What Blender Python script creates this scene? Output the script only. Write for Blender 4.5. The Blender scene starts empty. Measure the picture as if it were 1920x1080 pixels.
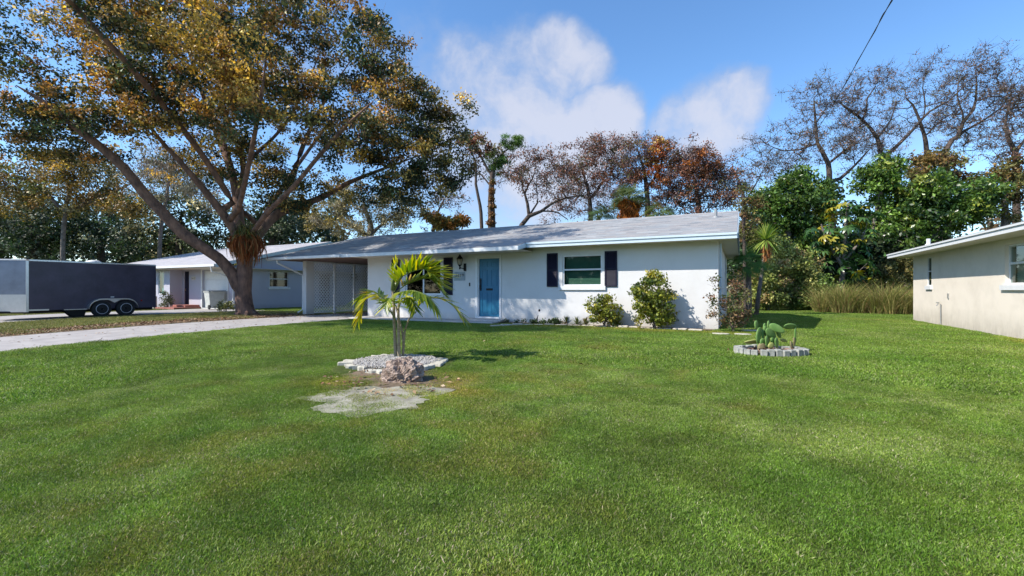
import bpy, math, random
import numpy as np
from mathutils import Vector, Matrix, Euler

# ------------------------------------------------------------------ camera, sky, sun, exposure
scene = bpy.context.scene
COL = scene.collection
YAW = math.radians(26.55)
S, C = math.sin(YAW), math.cos(YAW)
F, CX, CY, HC = 862.0, 960.0, 543.5, 1.12      # focal length and centre in photograph pixels, eye height
SUN = Vector((0.74, 0.78, -1.0)).normalized()  # direction the light travels

cam_d = bpy.data.cameras.new('camera')
cam = bpy.data.objects.new('camera', cam_d)
COL.objects.link(cam)
cam.location = (0, 0, HC)
cam.rotation_euler = (math.radians(90), 0, YAW)
cam_d.sensor_width = 36.0
cam_d.lens = F / 1920.0 * 36.0
cam_d.shift_y = 3.5 / 1920.0
cam_d.clip_start = 0.05
cam_d.clip_end = 2000
scene.camera = cam

scene.view_settings.view_transform = 'Standard'
scene.view_settings.look = 'None'
scene.view_settings.exposure = 0.5
scene.view_settings.gamma = 1.0
scene.view_settings.use_curve_mapping = False
scene.render.engine = 'CYCLES'
scene.cycles.max_bounces = 6
scene.cycles.diffuse_bounces = 3
scene.cycles.glossy_bounces = 3
scene.cycles.transmission_bounces = 4
scene.cycles.transparent_max_bounces = 8

SKY_STRENGTH = 0.15
SUN_STRENGTH = 5.0
elev = math.asin(-SUN.z)
to_sun = -SUN
world = bpy.data.worlds.new('World')
scene.world = world
world.use_nodes = True


def ray(px, py):
    u = (px - CX) / F
    return (-S + C * u, C + S * u, (CY - py) / F)


def build_world():
    nt = world.node_tree
    nt.nodes.clear()
    N, L = nt.nodes.new, nt.links.new
    out = N('ShaderNodeOutputWorld')
    bg = N('ShaderNodeBackground')
    bg.inputs['Strength'].default_value = SKY_STRENGTH
    sky = N('ShaderNodeTexSky')
    sky.sky_type = 'NISHITA'
    sky.sun_disc = False
    sky.sun_elevation = elev
    sky.sun_rotation = math.atan2(to_sun.x, to_sun.y)
    sky.air_density = 1.0
    sky.dust_density = 0.25
    sky.ozone_density = 4.0
    hue = N('ShaderNodeHueSaturation')
    hue.inputs['Saturation'].default_value = 1.12
    hue.inputs['Value'].default_value = 1.2
    L(sky.outputs[0], hue.inputs['Color'])
    tc = N('ShaderNodeTexCoord')
    noise = N('ShaderNodeTexNoise')
    noise.inputs['Scale'].default_value = 5.5
    noise.inputs['Detail'].default_value = 6.0
    noise.inputs['Roughness'].default_value = 0.55
    L(tc.outputs['Generated'], noise.inputs['Vector'])
    sub = N('ShaderNodeVectorMath'); sub.operation = 'SUBTRACT'
    sub.inputs[1].default_value = (0.5, 0.5, 0.5)
    L(noise.outputs['Color'], sub.inputs[0])
    scl = N('ShaderNodeVectorMath'); scl.operation = 'SCALE'
    scl.inputs['Scale'].default_value = 0.10
    L(sub.outputs[0], scl.inputs[0])
    add = N('ShaderNodeVectorMath'); add.operation = 'ADD'
    L(tc.outputs['Generated'], add.inputs[0]); L(scl.outputs[0], add.inputs[1])
    nrm = N('ShaderNodeVectorMath'); nrm.operation = 'NORMALIZE'
    L(add.outputs[0], nrm.inputs[0])
    # cumulus heads: (px, py, radius px, density)
    blobs = [(1042, 100, 58, .82), (1090, 122, 50, .76), (1030, 150, 85, .72), (960, 175, 120, .66), (870, 190, 120, .6), (840, 125, 60, .62),
             (770, 90, 75, .35), (1150, 222, 60, 1.0), (1100, 250, 95, .95), (1020, 290, 135, .92), (905, 280, 140, .74), (960, 350, 160, .5),
             (1395, 178, 52, .82), (1345, 215, 80, .78), (1275, 245, 65, .72), (760, 10, 90, .25), (940, 0, 80, .2),
             (620, 200, 120, .4), (300, 250, 160, .35), (1450, 330, 90, .35), (1650, 290, 120, .35), (2300, 260, 160, .7),
             (2500, 120, 140, .6), (-500, 200, 200, .6)]
    prev = None
    for (px, py, r, dens) in blobs:
        v = Vector(ray(px, py)).normalized()
        v2 = Vector(ray(px + r, py)).normalized()
        ang = v.angle(v2)
        dot = N('ShaderNodeVectorMath'); dot.operation = 'DOT_PRODUCT'
        dot.inputs[1].default_value = v
        L(nrm.outputs[0], dot.inputs[0])
        mr = N('ShaderNodeMapRange'); mr.interpolation_type = 'SMOOTHSTEP'
        mr.inputs['From Min'].default_value = math.cos(ang * 1.5)
        mr.inputs['From Max'].default_value = math.cos(ang * 0.35)
        mr.inputs['To Max'].default_value = dens
        L(dot.outputs['Value'], mr.inputs['Value'])
        if prev is None:
            prev = mr
        else:
            mx = N('ShaderNodeMath'); mx.operation = 'MAXIMUM'
            L(prev.outputs[0], mx.inputs[0]); L(mr.outputs[0], mx.inputs[1])
            prev = mx
    # ragged edges: the soft bodies are cut by a fine fractal noise
    n2 = N('ShaderNodeTexNoise')
    n2.inputs['Scale'].default_value = 13.0
    n2.inputs['Detail'].default_value = 9.0
    n2.inputs['Roughness'].default_value = 0.58
    L(add.outputs[0], n2.inputs['Vector'])
    ns = N('ShaderNodeMath'); ns.operation = 'MULTIPLY_ADD'
    ns.inputs[1].default_value = 0.95; ns.inputs[2].default_value = -0.475
    L(n2.outputs['Fac'], ns.inputs[0])
    body = N('ShaderNodeMath'); body.operation = 'ADD'
    L(prev.outputs[0], body.inputs[0]); L(ns.outputs[0], body.inputs[1])
    mul = N('ShaderNodeMapRange'); mul.interpolation_type = 'SMOOTHSTEP'
    mul.inputs['From Min'].default_value = 0.16; mul.inputs['From Max'].default_value = 0.92
    mul.inputs['To Max'].default_value = 0.88
    L(body.outputs[0], mul.inputs['Value'])
    shade = N('ShaderNodeMapRange'); shade.interpolation_type = 'SMOOTHSTEP'
    shade.inputs['From Min'].default_value = 0.45; shade.inputs['From Max'].default_value = 0.95
    L(body.outputs[0], shade.inputs['Value'])
    ccol = N('ShaderNodeMix'); ccol.data_type = 'RGBA'
    ccol.inputs['A'].default_value = (1.95, 2.45, 3.5, 1)
    ccol.inputs['B'].default_value = (3.35, 3.5, 4.1, 1)
    L(shade.outputs[0], ccol.inputs['Factor'])
    mix = N('ShaderNodeMix'); mix.data_type = 'RGBA'
    L(mul.outputs[0], mix.inputs['Factor'])
    L(hue.outputs[0], mix.inputs['A']); L(ccol.outputs['Result'], mix.inputs['B'])
    L(mix.outputs['Result'], bg.inputs['Color'])
    L(bg.outputs[0], out.inputs['Surface'])


build_world()
sun_d = bpy.data.lights.new('sun', 'SUN')
sun_d.energy = SUN_STRENGTH
sun_d.angle = math.radians(0.55)
sun_d.color = (1.0, 0.94, 0.84)
sun = bpy.data.objects.new('sun', sun_d)
COL.objects.link(sun)
sun.rotation_euler = SUN.to_track_quat('-Z', 'Y').to_euler()
sun.location = (-20, -20, 30)


# ------------------------------------------------------------------ geometry helpers
def gz(y):
    t = min(max(1.0 - y / 11.0, 0.0), 1.2)
    return -0.28 * t * t


def at(px, py, d):
    r = ray(px, py)
    return Vector((d * r[0], d * r[1], HC + d * r[2]))


def on_y(px, py, Y):
    return at(px, py, Y / ray(px, py)[1])


def on_x(px, py, X):
    return at(px, py, X / ray(px, py)[0])


def gp(px, py):
    z = 0.0
    for _ in range(20):
        d = (HC - z) * F / (py - CY)
        p = at(px, py, d)
        z = gz(p.y)
    return Vector((p.x, p.y, z))


def depth(p):
    return -S * p[0] + C * p[1]


def base_at(px, d):
    p = at(px, CY, d)
    return Vector((p.x, p.y, gz(p.y)))


class MB:
    """collects shapes, then links them as ONE mesh object"""
    def __init__(self):
        self.v, self.f, self.uv = [], [], None

    def poly(self, pts):
        i = len(self.v)
        self.v += [tuple(p) for p in pts]
        self.f.append(tuple(range(i, i + len(pts))))

    def box(self, x0, x1, y0, y1, z0, z1):
        i = len(self.v)
        self.v += [(x0, y0, z0), (x1, y0, z0), (x1, y1, z0), (x0, y1, z0), (x0, y0, z1), (x1, y0, z1), (x1, y1, z1), (x0, y1, z1)]
        self.f += [tuple(i + k for k in q) for q in ((0, 3, 2, 1), (4, 5, 6, 7), (0, 1, 5, 4), (1, 2, 6, 5), (2, 3, 7, 6), (3, 0, 4, 7))]
        return self

    def obox(self, c, ax, ay, az):
        """oriented box: centre and three half-axis vectors"""
        c, ax, ay, az = Vector(c), Vector(ax), Vector(ay), Vector(az)
        i = len(self.v)
        for sz in (-1, 1):
            for sx, sy in ((-1, -1), (1, -1), (1, 1), (-1, 1)):
                self.v.append(tuple(c + ax * sx + ay * sy + az * sz))
        self.f += [tuple(i + k for k in q) for q in ((0, 3, 2, 1), (4, 5, 6, 7), (0, 1, 5, 4), (1, 2, 6, 5), (2, 3, 7, 6), (3, 0, 4, 7))]
        return self

    def tube(self, pts, radii, n=8, cap=True):
        pts = [Vector(p) for p in pts]
        if not hasattr(radii, '__len__'):
            radii = [radii] * len(pts)
        i0 = len(self.v)
        up = Vector((0.13, 0.21, 0.97))
        for k, p in enumerate(pts):
            t = (pts[min(k + 1, len(pts) - 1)] - pts[max(k - 1, 0)])
            t = t.normalized() if t.length > 1e-9 else Vector((0, 0, 1))
            a = t.cross(up)
            if a.length < 0.05:
                a = t.cross(Vector((1, 0, 0)))
            a.normalize()
            b = t.cross(a)
            for q in range(n):
                w = 2 * math.pi * q / n
                self.v.append(tuple(p + (a * math.cos(w) + b * math.sin(w)) * radii[k]))
        for k in range(len(pts) - 1):
            for q in range(n):
                a0 = i0 + k * n + q; a1 = i0 + k * n + (q + 1) % n
                self.f.append((a0, a1, a1 + n, a0 + n))
        if cap:
            self.f.append(tuple(i0 + q for q in reversed(range(n))))
            self.f.append(tuple(i0 + (len(pts) - 1) * n + q for q in range(n)))
        return self

    def lathe(self, c, prof, n=16, axis='z'):
        """prof: (radius, height) pairs"""
        c = Vector(c)
        i0 = len(self.v)
        for (r, h) in prof:
            for q in range(n):
                w = 2 * math.pi * q / n
                x, y = r * math.cos(w), r * math.sin(w)
                o = {'z': (x, y, h), 'x': (h, x, y), 'y': (y, h, x)}[axis]
                self.v.append(tuple(c + Vector(o)))
        for k in range(len(prof) - 1):
            for q in range(n):
                a0 = i0 + k * n + q; a1 = i0 + k * n + (q + 1) % n
                self.f.append((a0, a1, a1 + n, a0 + n))
        self.f.append(tuple(i0 + q for q in reversed(range(n))))
        self.f.append(tuple(i0 + (len(prof) - 1) * n + q for q in range(n)))
        return self

    def build(self, name, material, parent=None, smooth=False, bevel=0.0, local=False):
        o = org(parent) if (parent is not None and not local) else Vector((0, 0, 0))
        me = bpy.data.meshes.new(name)
        me.from_pydata([(p[0] - o.x, p[1] - o.y, p[2] - o.z) for p in self.v], [], self.f)
        if smooth:
            me.polygons.foreach_set('use_smooth', [True] * len(me.polygons))
        me.materials.append(material)
        me.update()
        ob = bpy.data.objects.new(name, me)
        COL.objects.link(ob)
        if parent is not None:
            ob.parent = parent
        if bevel:
            m = ob.modifiers.new('bevel', 'BEVEL')
            m.width = bevel; m.segments = 2; m.limit_method = 'ANGLE'
        return ob


def org(o):
    p = Vector(o.location)
    while o.parent is not None:
        o = o.parent
        p = p + Vector(o.location)
    return p


def fast_mesh(name, verts, faces, material, parent=None, col=None, smooth=False, local=False):
    """verts n x 3, faces m x k (all the same k), optional point colours n x 3"""
    verts = np.asarray(verts, dtype=np.float32)
    faces = np.asarray(faces, dtype=np.int32)
    if parent is not None and not local:
        o = org(parent)
        verts = verts - np.array([o.x, o.y, o.z], dtype=np.float32)
    me = bpy.data.meshes.new(name)
    m, k = faces.shape
    me.vertices.add(len(verts)); me.vertices.foreach_set('co', verts.ravel())
    me.loops.add(m * k); me.loops.foreach_set('vertex_index', faces.ravel())
    me.polygons.add(m)
    me.polygons.foreach_set('loop_start', np.arange(0, m * k, k, dtype=np.int32))
    me.polygons.foreach_set('loop_total', np.full(m, k, dtype=np.int32))
    if smooth:
        me.polygons.foreach_set('use_smooth', np.ones(m, dtype=bool))
    if col is not None:
        a = me.color_attributes.new('Col', 'FLOAT_COLOR', 'POINT')
        c4 = np.ones((len(verts), 4), dtype=np.float32); c4[:, :3] = col
        a.data.foreach_set('color', c4.ravel())
    me.materials.append(material)
    me.update(calc_edges=True)
    me.validate()
    ob = bpy.data.objects.new(name, me)
    COL.objects.link(ob)
    if parent is not None:
        ob.parent = parent
    return ob


def tag(o, label=None, cat=None, group=None, kind=None):
    if label: o['label'] = label
    if cat: o['category'] = cat
    if group: o['group'] = group
    if kind: o['kind'] = kind
    return o


def thing(name, loc, label, cat, group=None, rz=0.0):
    o = bpy.data.objects.new(name, None)
    COL.objects.link(o)
    o.location = loc
    o.rotation_euler = (0, 0, rz)
    o.empty_display_size = 0.2
    return tag(o, label, cat, group)


def inst(name, me, parent, loc, rot=(0, 0, 0), scale=(1, 1, 1)):
    """one more object on a shared mesh"""
    o = bpy.data.objects.new(name, me)
    COL.objects.link(o)
    o.parent = parent
    o.location = loc
    o.rotation_euler = rot
    o.scale = scale
    return o


# ------------------------------------------------------------------ materials
def new_mat(name):
    m = bpy.data.materials.new(name)
    m.use_nodes = True
    nt = m.node_tree
    b = nt.nodes['Principled BSDF']
    return m, nt, b


def noise_node(nt, scale, detail=4, rough=0.55, coord='Object', stretch=None):
    tc = nt.nodes.new('ShaderNodeTexCoord')
    n = nt.nodes.new('ShaderNodeTexNoise')
    n.inputs['Scale'].default_value = scale
    n.inputs['Detail'].default_value = detail
    n.inputs['Roughness'].default_value = rough
    src = tc.outputs[coord]
    if stretch:
        mp = nt.nodes.new('ShaderNodeMapping')
        mp.inputs['Scale'].default_value = stretch
        nt.links.new(src, mp.inputs['Vector'])
        src = mp.outputs[0]
    nt.links.new(src, n.inputs['Vector'])
    return n


def ramp_node(nt, src, stops):
    r = nt.nodes.new('ShaderNodeValToRGB')
    el = r.color_ramp.elements
    el[0].position, el[0].color = stops[0][0], (*stops[0][1], 1)
    el[1].position, el[1].color = stops[-1][0], (*stops[-1][1], 1)
    for p, c in stops[1:-1]:
        e = el.new(p); e.color = (*c, 1)
    nt.links.new(src, r.inputs['Fac'])
    return r


def bump_node(nt, b, src, strength, dist):
    bp = nt.nodes.new('ShaderNodeBump')
    bp.inputs['Strength'].default_value = strength
    bp.inputs['Distance'].default_value = dist
    nt.links.new(src, bp.inputs['Height'])
    nt.links.new(bp.outputs[0], b.inputs['Normal'])


def mottled(name, c0, c1, scale=6, rough=0.8, bump=0.3, bscale=60, bdist=0.01, metal=0.0, stretch=None, spec=0.3):
    m, nt, b = new_mat(name)
    n = noise_node(nt, scale, 6, 0.6, stretch=stretch)
    r = ramp_node(nt, n.outputs['Fac'], [(0.3, c0), (0.7, c1)])
    nt.links.new(r.outputs[0], b.inputs['Base Color'])
    b.inputs['Roughness'].default_value = rough
    b.inputs['Metallic'].default_value = metal
    b.inputs['Specular IOR Level'].default_value = spec
    if bump:
        n2 = noise_node(nt, bscale, 5, 0.6, stretch=stretch)
        bump_node(nt, b, n2.outputs['Fac'], bump, bdist)
    return m


def stucco(name, c, dirt, dirt_h=0.35, streak=0.10):
    """painted block: faint block joints in relief, splash dirt that fades with height, fine grain"""
    m, nt, b = new_mat(name)
    N, L = nt.nodes.new, nt.links.new
    tc = N('ShaderNodeTexCoord')
    n1 = noise_node(nt, 1.3, 6, 0.65)
    n2 = noise_node(nt, 7, 6, 0.7, stretch=(1, 1, 0.35))
    sep = N('ShaderNodeSeparateXYZ'); L(tc.outputs['Object'], sep.inputs[0])
    hm = N('ShaderNodeMapRange')
    hm.inputs['From Min'].default_value = 0.0; hm.inputs['From Max'].default_value = dirt_h
    hm.inputs['To Min'].default_value = 1.0; hm.inputs['To Max'].default_value = 0.0
    L(sep.outputs['Z'], hm.inputs['Value'])
    m1 = N('ShaderNodeMath'); m1.operation = 'MULTIPLY'
    L(hm.outputs[0], m1.inputs[0]); L(n2.outputs['Fac'], m1.inputs[1])
    m2 = N('ShaderNodeMapRange'); m2.inputs['From Min'].default_value = 0.45; m2.inputs['From Max'].default_value = 0.8
    m2.inputs['To Max'].default_value = streak
    L(n1.outputs['Fac'], m2.inputs['Value'])
    ad = N('ShaderNodeMath'); ad.operation = 'ADD'; ad.use_clamp = True
    L(m1.outputs[0], ad.inputs[0]); L(m2.outputs[0], ad.inputs[1])
    mix = N('ShaderNodeMix'); mix.data_type = 'RGBA'
    mix.inputs['A'].default_value = (*c, 1); mix.inputs['B'].default_value = (*dirt, 1)
    L(ad.outputs[0], mix.inputs['Factor'])
    L(mix.outputs['Result'], b.inputs['Base Color'])
    b.inputs['Roughness'].default_value = 0.85
    b.inputs['Specular IOR Level'].default_value = 0.25
    n3 = noise_node(nt, 45, 6, 0.7)
    n4 = noise_node(nt, 2.2, 3, 0.5)
    s = N('ShaderNodeMath'); s.operation = 'MULTIPLY_ADD'; s.inputs[1].default_value = 2.5
    L(n4.outputs['Fac'], s.inputs[0]); L(n3.outputs['Fac'], s.inputs[2])
    bump_node(nt, b, s.outputs[0], 0.35, 0.012)
    return m


def plain(name, c, rough=0.5, metal=0.0, spec=0.5, var=0.12, scale=8):
    m, nt, b = new_mat(name)
    n = noise_node(nt, scale, 5, 0.6)
    lo = tuple(x * (1 - var) for x in c); hi = tuple(min(1, x * (1 + var)) for x in c)
    r = ramp_node(nt, n.outputs['Fac'], [(0.3, lo), (0.7, hi)])
    nt.links.new(r.outputs[0], b.inputs['Base Color'])
    b.inputs['Roughness'].default_value = rough
    b.inputs['Metallic'].default_value = metal
    b.inputs['Specular IOR Level'].default_value = spec
    return m


def glass_mat(name, tint):
    m, nt, b = new_mat(name)
    N, L = nt.nodes.new, nt.links.new
    tr = N('ShaderNodeBsdfTransparent'); tr.inputs['Color'].default_value = (*tint, 1)
    gl = N('ShaderNodeBsdfGlossy'); gl.inputs['Roughness'].default_value = 0.03
    gl.inputs['Color'].default_value = (0.9, 0.95, 1, 1)
    fr = N('ShaderNodeLayerWeight'); fr.inputs['Blend'].default_value = 0.5
    pw = N('ShaderNodeMath'); pw.operation = 'POWER'; pw.inputs[1].default_value = 4.0
    L(fr.outputs['Facing'], pw.inputs[0])
    ma = N('ShaderNodeMath'); ma.operation = 'MULTIPLY_ADD'; ma.inputs[1].default_value = 0.7; ma.inputs[2].default_value = 0.045
    L(pw.outputs[0], ma.inputs[0])
    mx = N('ShaderNodeMixShader')
    L(ma.outputs[0], mx.inputs[0]); L(tr.outputs[0], mx.inputs[1]); L(gl.outputs[0], mx.inputs[2])
    L(mx.outputs[0], nt.nodes['Material Output'].inputs['Surface'])
    return m


def leaf_mat(name, trans=0.20, rough=0.5, spec=0.35):
    """albedo from the per-leaf colour; light passes through the blade"""
    m, nt, b = new_mat(name)
    N, L = nt.nodes.new, nt.links.new
    at_ = N('ShaderNodeVertexColor'); at_.layer_name = 'Col'
    L(at_.outputs['Color'], b.inputs['Base Color'])
    b.inputs['Roughness'].default_value = rough
    b.inputs['Specular IOR Level'].default_value = spec
    tl = N('ShaderNodeBsdfTranslucent')
    hs = N('ShaderNodeHueSaturation'); hs.inputs['Saturation'].default_value = 1.15; hs.inputs['Value'].default_value = 1.3
    L(at_.outputs['Color'], hs.inputs['Color']); L(hs.outputs[0], tl.inputs['Color'])
    mx = N('ShaderNodeMixShader'); mx.inputs[0].default_value = trans
    L(b.outputs[0], mx.inputs[1]); L(tl.outputs[0], mx.inputs[2])
    L(mx.outputs[0], nt.nodes['Material Output'].inputs['Surface'])
    return m


def shingle_mat(name, pal, u0=0.32, course=0.14):
    m, nt, b = new_mat(name)
    N, L = nt.nodes.new, nt.links.new
    uv = N('ShaderNodeUVMap'); uv.uv_map = 'UVMap'
    br = N('ShaderNodeTexBrick')
    br.offset = 0.37
    br.inputs['Color1'].default_value = (0, 0, 0, 1); br.inputs['Color2'].default_value = (1, 1, 1, 1)
    br.inputs['Mortar'].default_value = (0.5, 0.5, 0.5, 1)
    br.inputs['Scale'].default_value = 1.0
    br.inputs['Mortar Size'].default_value = 0.004
    br.inputs['Brick Width'].default_value = u0
    br.inputs['Row Height'].default_value = course
    L(uv.outputs[0], br.inputs['Vector'])
    r = ramp_node(nt, br.outputs['Color'], [(0.0, pal[0]), (0.35, pal[1]), (0.65, pal[2]), (1.0, pal[3])])
    n = noise_node(nt, 0.8, 6, 0.65)
    n2 = noise_node(nt, 140, 3, 0.7)
    rr = ramp_node(nt, n.outputs['Fac'], [(0.25, (0.8, 0.82, 0.85)), (0.7, (1.05, 1.03, 1.0))])
    rr2 = ramp_node(nt, n2.outputs['Fac'], [(0.3, (0.75, 0.75, 0.75)), (0.7, (1.2, 1.2, 1.2))])
    mx = N('ShaderNodeMix'); mx.data_type = 'RGBA'; mx.blend_type = 'MULTIPLY'; mx.inputs['Factor'].default_value = 1
    L(r.outputs[0], mx.inputs['A']); L(rr.outputs[0], mx.inputs['B'])
    mx2 = N('ShaderNodeMix'); mx2.data_type = 'RGBA'; mx2.blend_type = 'MULTIPLY'; mx2.inputs['Factor'].default_value = 0.8
    L(mx.outputs['Result'], mx2.inputs['A']); L(rr2.outputs[0], mx2.inputs['B'])
    L(mx2.outputs['Result'], b.inputs['Base Color'])
    b.inputs['Roughness'].default_value = 0.9
    b.inputs['Specular IOR Level'].default_value = 0.2
    bump_node(nt, b, br.outputs['Fac'], -0.4, 0.006)
    return m


M = {}
M['white_wall'] = stucco('white_wall', (0.66, 0.65, 0.645), (0.34, 0.31, 0.26), 0.34, 0.16)
M['cream_wall'] = stucco('cream_wall', (0.73, 0.66, 0.57), (0.32, 0.285, 0.235), 0.6, 0.28)
M['pale_wall'] = stucco('pale_wall', (0.46, 0.46, 0.53), (0.27, 0.26, 0.27), 0.3, 0.15)  # white wall; the gable's bluish shade is put into this colour
M['trim'] = plain('trim_white', (0.68, 0.69, 0.70), 0.5, var=0.05)
M['trim_blue'] = plain('trim_pale_blue', (0.53, 0.62, 0.68), 0.5, var=0.05)
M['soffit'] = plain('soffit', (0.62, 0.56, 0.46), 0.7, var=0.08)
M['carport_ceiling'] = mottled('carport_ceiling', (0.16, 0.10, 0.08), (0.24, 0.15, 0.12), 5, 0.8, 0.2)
M['shingle'] = shingle_mat('shingle', [(0.23, 0.24, 0.255), (0.34, 0.355, 0.37), (0.335, 0.31, 0.305), (0.42, 0.435, 0.445)])
M['shingle_far'] = shingle_mat('shingle_far', [(0.40, 0.39, 0.42), (0.46, 0.45, 0.48), (0.44, 0.43, 0.46), (0.50, 0.49, 0.51)])
M['shingle_grey'] = shingle_mat('shingle_grey', [(0.14, 0.14, 0.15), (0.18, 0.18, 0.18), (0.20, 0.19, 0.19), (0.24, 0.24, 0.24)])
M['navy'] = plain('navy_shutter', (0.010, 0.009, 0.026), 0.55, spec=0.25, var=0.2)
M['door'] = plain('teal_door', (0.014, 0.15, 0.27), 0.42, var=0.06)
M['black_metal'] = plain('black_metal', (0.012, 0.011, 0.012), 0.4, 0.6)
M['brass'] = plain('aged_brass', (0.35, 0.25, 0.12), 0.35, 0.9)
M['lamp_glass'] = glass_mat('lamp_glass', (0.92, 0.88, 0.78))
M['pane'] = glass_mat('window_glass', (0.50, 0.62, 0.56))
M['pane_dark'] = glass_mat('dark_window_glass', (0.18, 0.24, 0.24))
M['pane_teal'] = glass_mat('teal_window_glass', (0.30, 0.62, 0.62))
M['blind'] = plain('green_grey_blind', (0.10, 0.21, 0.17), 0.6, var=0.08)
M['blind_pale'] = plain('pale_blind', (0.55, 0.60, 0.60), 0.6, var=0.08)
M['dark_room'] = plain('dark_room', (0.03, 0.03, 0.032), 0.8)  # near-black colour stands in for unlit depth behind openings
M['lattice'] = plain('white_lattice', (0.82, 0.81, 0.82), 0.6, var=0.06)
M['plaque'] = plain('grey_plaque', (0.27, 0.32, 0.35), 0.5)
M['ink'] = plain('dark_figures', (0.015, 0.018, 0.03), 0.5)
M['brown_figures'] = plain('brown_figures', (0.10, 0.06, 0.05), 0.5)
M['galv'] = plain('galvanised', (0.42, 0.43, 0.44), 0.4, 0.7)
M['pvc'] = plain('vent_pipe', (0.25, 0.26, 0.27), 0.5)
M['concrete'] = mottled('concrete', (0.29, 0.27, 0.265), (0.42, 0.395, 0.38), 2.2, 0.9, 0.3, 80, 0.006)
M['old_concrete'] = mottled('old_concrete', (0.38, 0.35, 0.33), (0.52, 0.50, 0.48), 3, 0.9, 0.4, 60, 0.008)
M['pale_stone'] = mottled('pale_stone', (0.36, 0.33, 0.27), (0.60, 0.57, 0.48), 9, 0.9, 0.6, 30, 0.015)
M['edge_stone'] = mottled('edge_stone', (0.40, 0.35, 0.28), (0.58, 0.53, 0.45), 9, 0.9, 0.6, 30, 0.015)
M['rock'] = mottled('rock', (0.17, 0.115, 0.085), (0.54, 0.42, 0.35), 9, 0.9, 1.0, 14, 0.08)
M['grey_brick'] = mottled('grey_brick', (0.22, 0.225, 0.20), (0.42, 0.42, 0.38), 14, 0.9, 0.5, 60, 0.008)
M['red_brick'] = mottled('red_brick', (0.30, 0.12, 0.10), (0.42, 0.18, 0.15), 9, 0.9, 0.4, 50, 0.006)
M['sand'] = mottled('grey_sand', (0.20, 0.185, 0.145), (0.40, 0.375, 0.30), 5, 0.95, 0.6, 120, 0.01)
M['soil'] = mottled('soil', (0.10, 0.075, 0.05), (0.21, 0.155, 0.105), 5, 0.95, 0.8, 50, 0.02)
M['bark'] = mottled('bark_red_grey', (0.075, 0.05, 0.045), (0.30, 0.175, 0.125), 5, 0.9, 0.9, 22, 0.04, stretch=(1, 1, 0.45))
M['bark_dark'] = mottled('bark_dark', (0.045, 0.035, 0.03), (0.12, 0.09, 0.075), 6, 0.9, 0.6, 20, 0.03)
M['bark_grey'] = mottled('bark_grey', (0.10, 0.085, 0.075), (0.24, 0.20, 0.18), 6, 0.9, 0.6, 20, 0.03)
M['palm_stem'] = mottled('palm_stem', (0.22, 0.17, 0.10), (0.40, 0.33, 0.22), 9, 0.7, 0.4, 30, 0.01, stretch=(0.3, 0.3, 3))
M['palm_green'] = plain('palm_green_stalk', (0.16, 0.20, 0.05), 0.5)
M['cactus'] = mottled('cactus', (0.085, 0.19, 0.04), (0.17, 0.28, 0.08), 8, 0.5, 0.3, 40, 0.006)
M['cactus_pale'] = mottled('cactus_yellowing', (0.24, 0.28, 0.08), (0.36, 0.36, 0.12), 8, 0.55, 0.3, 40, 0.006)
M['cactus_old'] = mottled('cactus_corky', (0.16, 0.13, 0.07), (0.28, 0.25, 0.12), 10, 0.8, 0.6, 40, 0.01)
M['trailer'] = plain('trailer_charcoal', (0.055, 0.046, 0.080), 0.35, 0.0, 0.5, var=0.28, scale=2.2)
M['alu'] = plain('aluminium', (0.62, 0.62, 0.64), 0.32, 0.9, var=0.06)
M['alu_nose'] = plain('silver_nose_panel', (0.20, 0.23, 0.30), 0.3, 0.6, var=0.15, scale=2.5)
M['tyre'] = plain('tyre_rubber', (0.015, 0.015, 0.016), 0.8)
M['rim'] = plain('silver_rim', (0.58, 0.58, 0.64), 0.4, 0.15)
M['white_plastic'] = plain('white_plastic', (0.72, 0.72, 0.72), 0.5)
M['bin'] = mottled('bin_grey', (0.40, 0.42, 0.40), (0.52, 0.53, 0.50), 5, 0.55, 0.1)
M['bin_lid'] = plain('bin_lid', (0.10, 0.11, 0.12), 0.5)
M['red_lens'] = plain('red_lens', (0.35, 0.02, 0.015), 0.25)
M['amber_lens'] = plain('amber_lens', (0.55, 0.18, 0.02), 0.25)
M['cable'] = plain('cable_black', (0.02, 0.02, 0.022), 0.6)
M['leaf'] = leaf_mat('leaf')
M['palm_leaf'] = leaf_mat('palm_leaf', 0.42, 0.35, 0.5)
M['leaf_sunny'] = leaf_mat('leaf_translucent', 0.32)
M['leaf_dry'] = leaf_mat('dry_leaf', 0.25, 0.8, 0.1)
M['leaf_gloss'] = leaf_mat('glossy_leaf', 0.28, 0.32, 0.5)
M['litter'] = leaf_mat('fallen_leaf', 0.0, 0.85, 0.1)


M['green_shade'] = plain('green_shade', (0.05, 0.22, 0.07), 0.6)


# ------------------------------------------------------------------ ground, drives
def strip_sheet(name, x0, x1, y0, y1, lift, material, wob=0.0, seed=0, nx=1):
    rng = np.random.default_rng(seed)
    ys = np.concatenate([np.arange(y0, min(y1, 13), 0.35), np.arange(max(y0, 13), y1, 1.0), [y1]])
    mb = MB()
    rows = []
    for y in ys:
        a = x0 + (rng.uniform(-wob, wob)); b = x1 + (rng.uniform(-wob, wob))
        i = len(mb.v)
        for k in range(nx + 1):
            mb.v.append((a + (b - a) * k / nx, y, gz(y) + lift))
        rows.append(i)
    for r0, r1 in zip(rows, rows[1:]):
        for k in range(nx):
            mb.f.append((r0 + k, r0 + k + 1, r1 + k + 1, r1 + k))
    return tag(mb.build(name, material), kind='structure')


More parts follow.
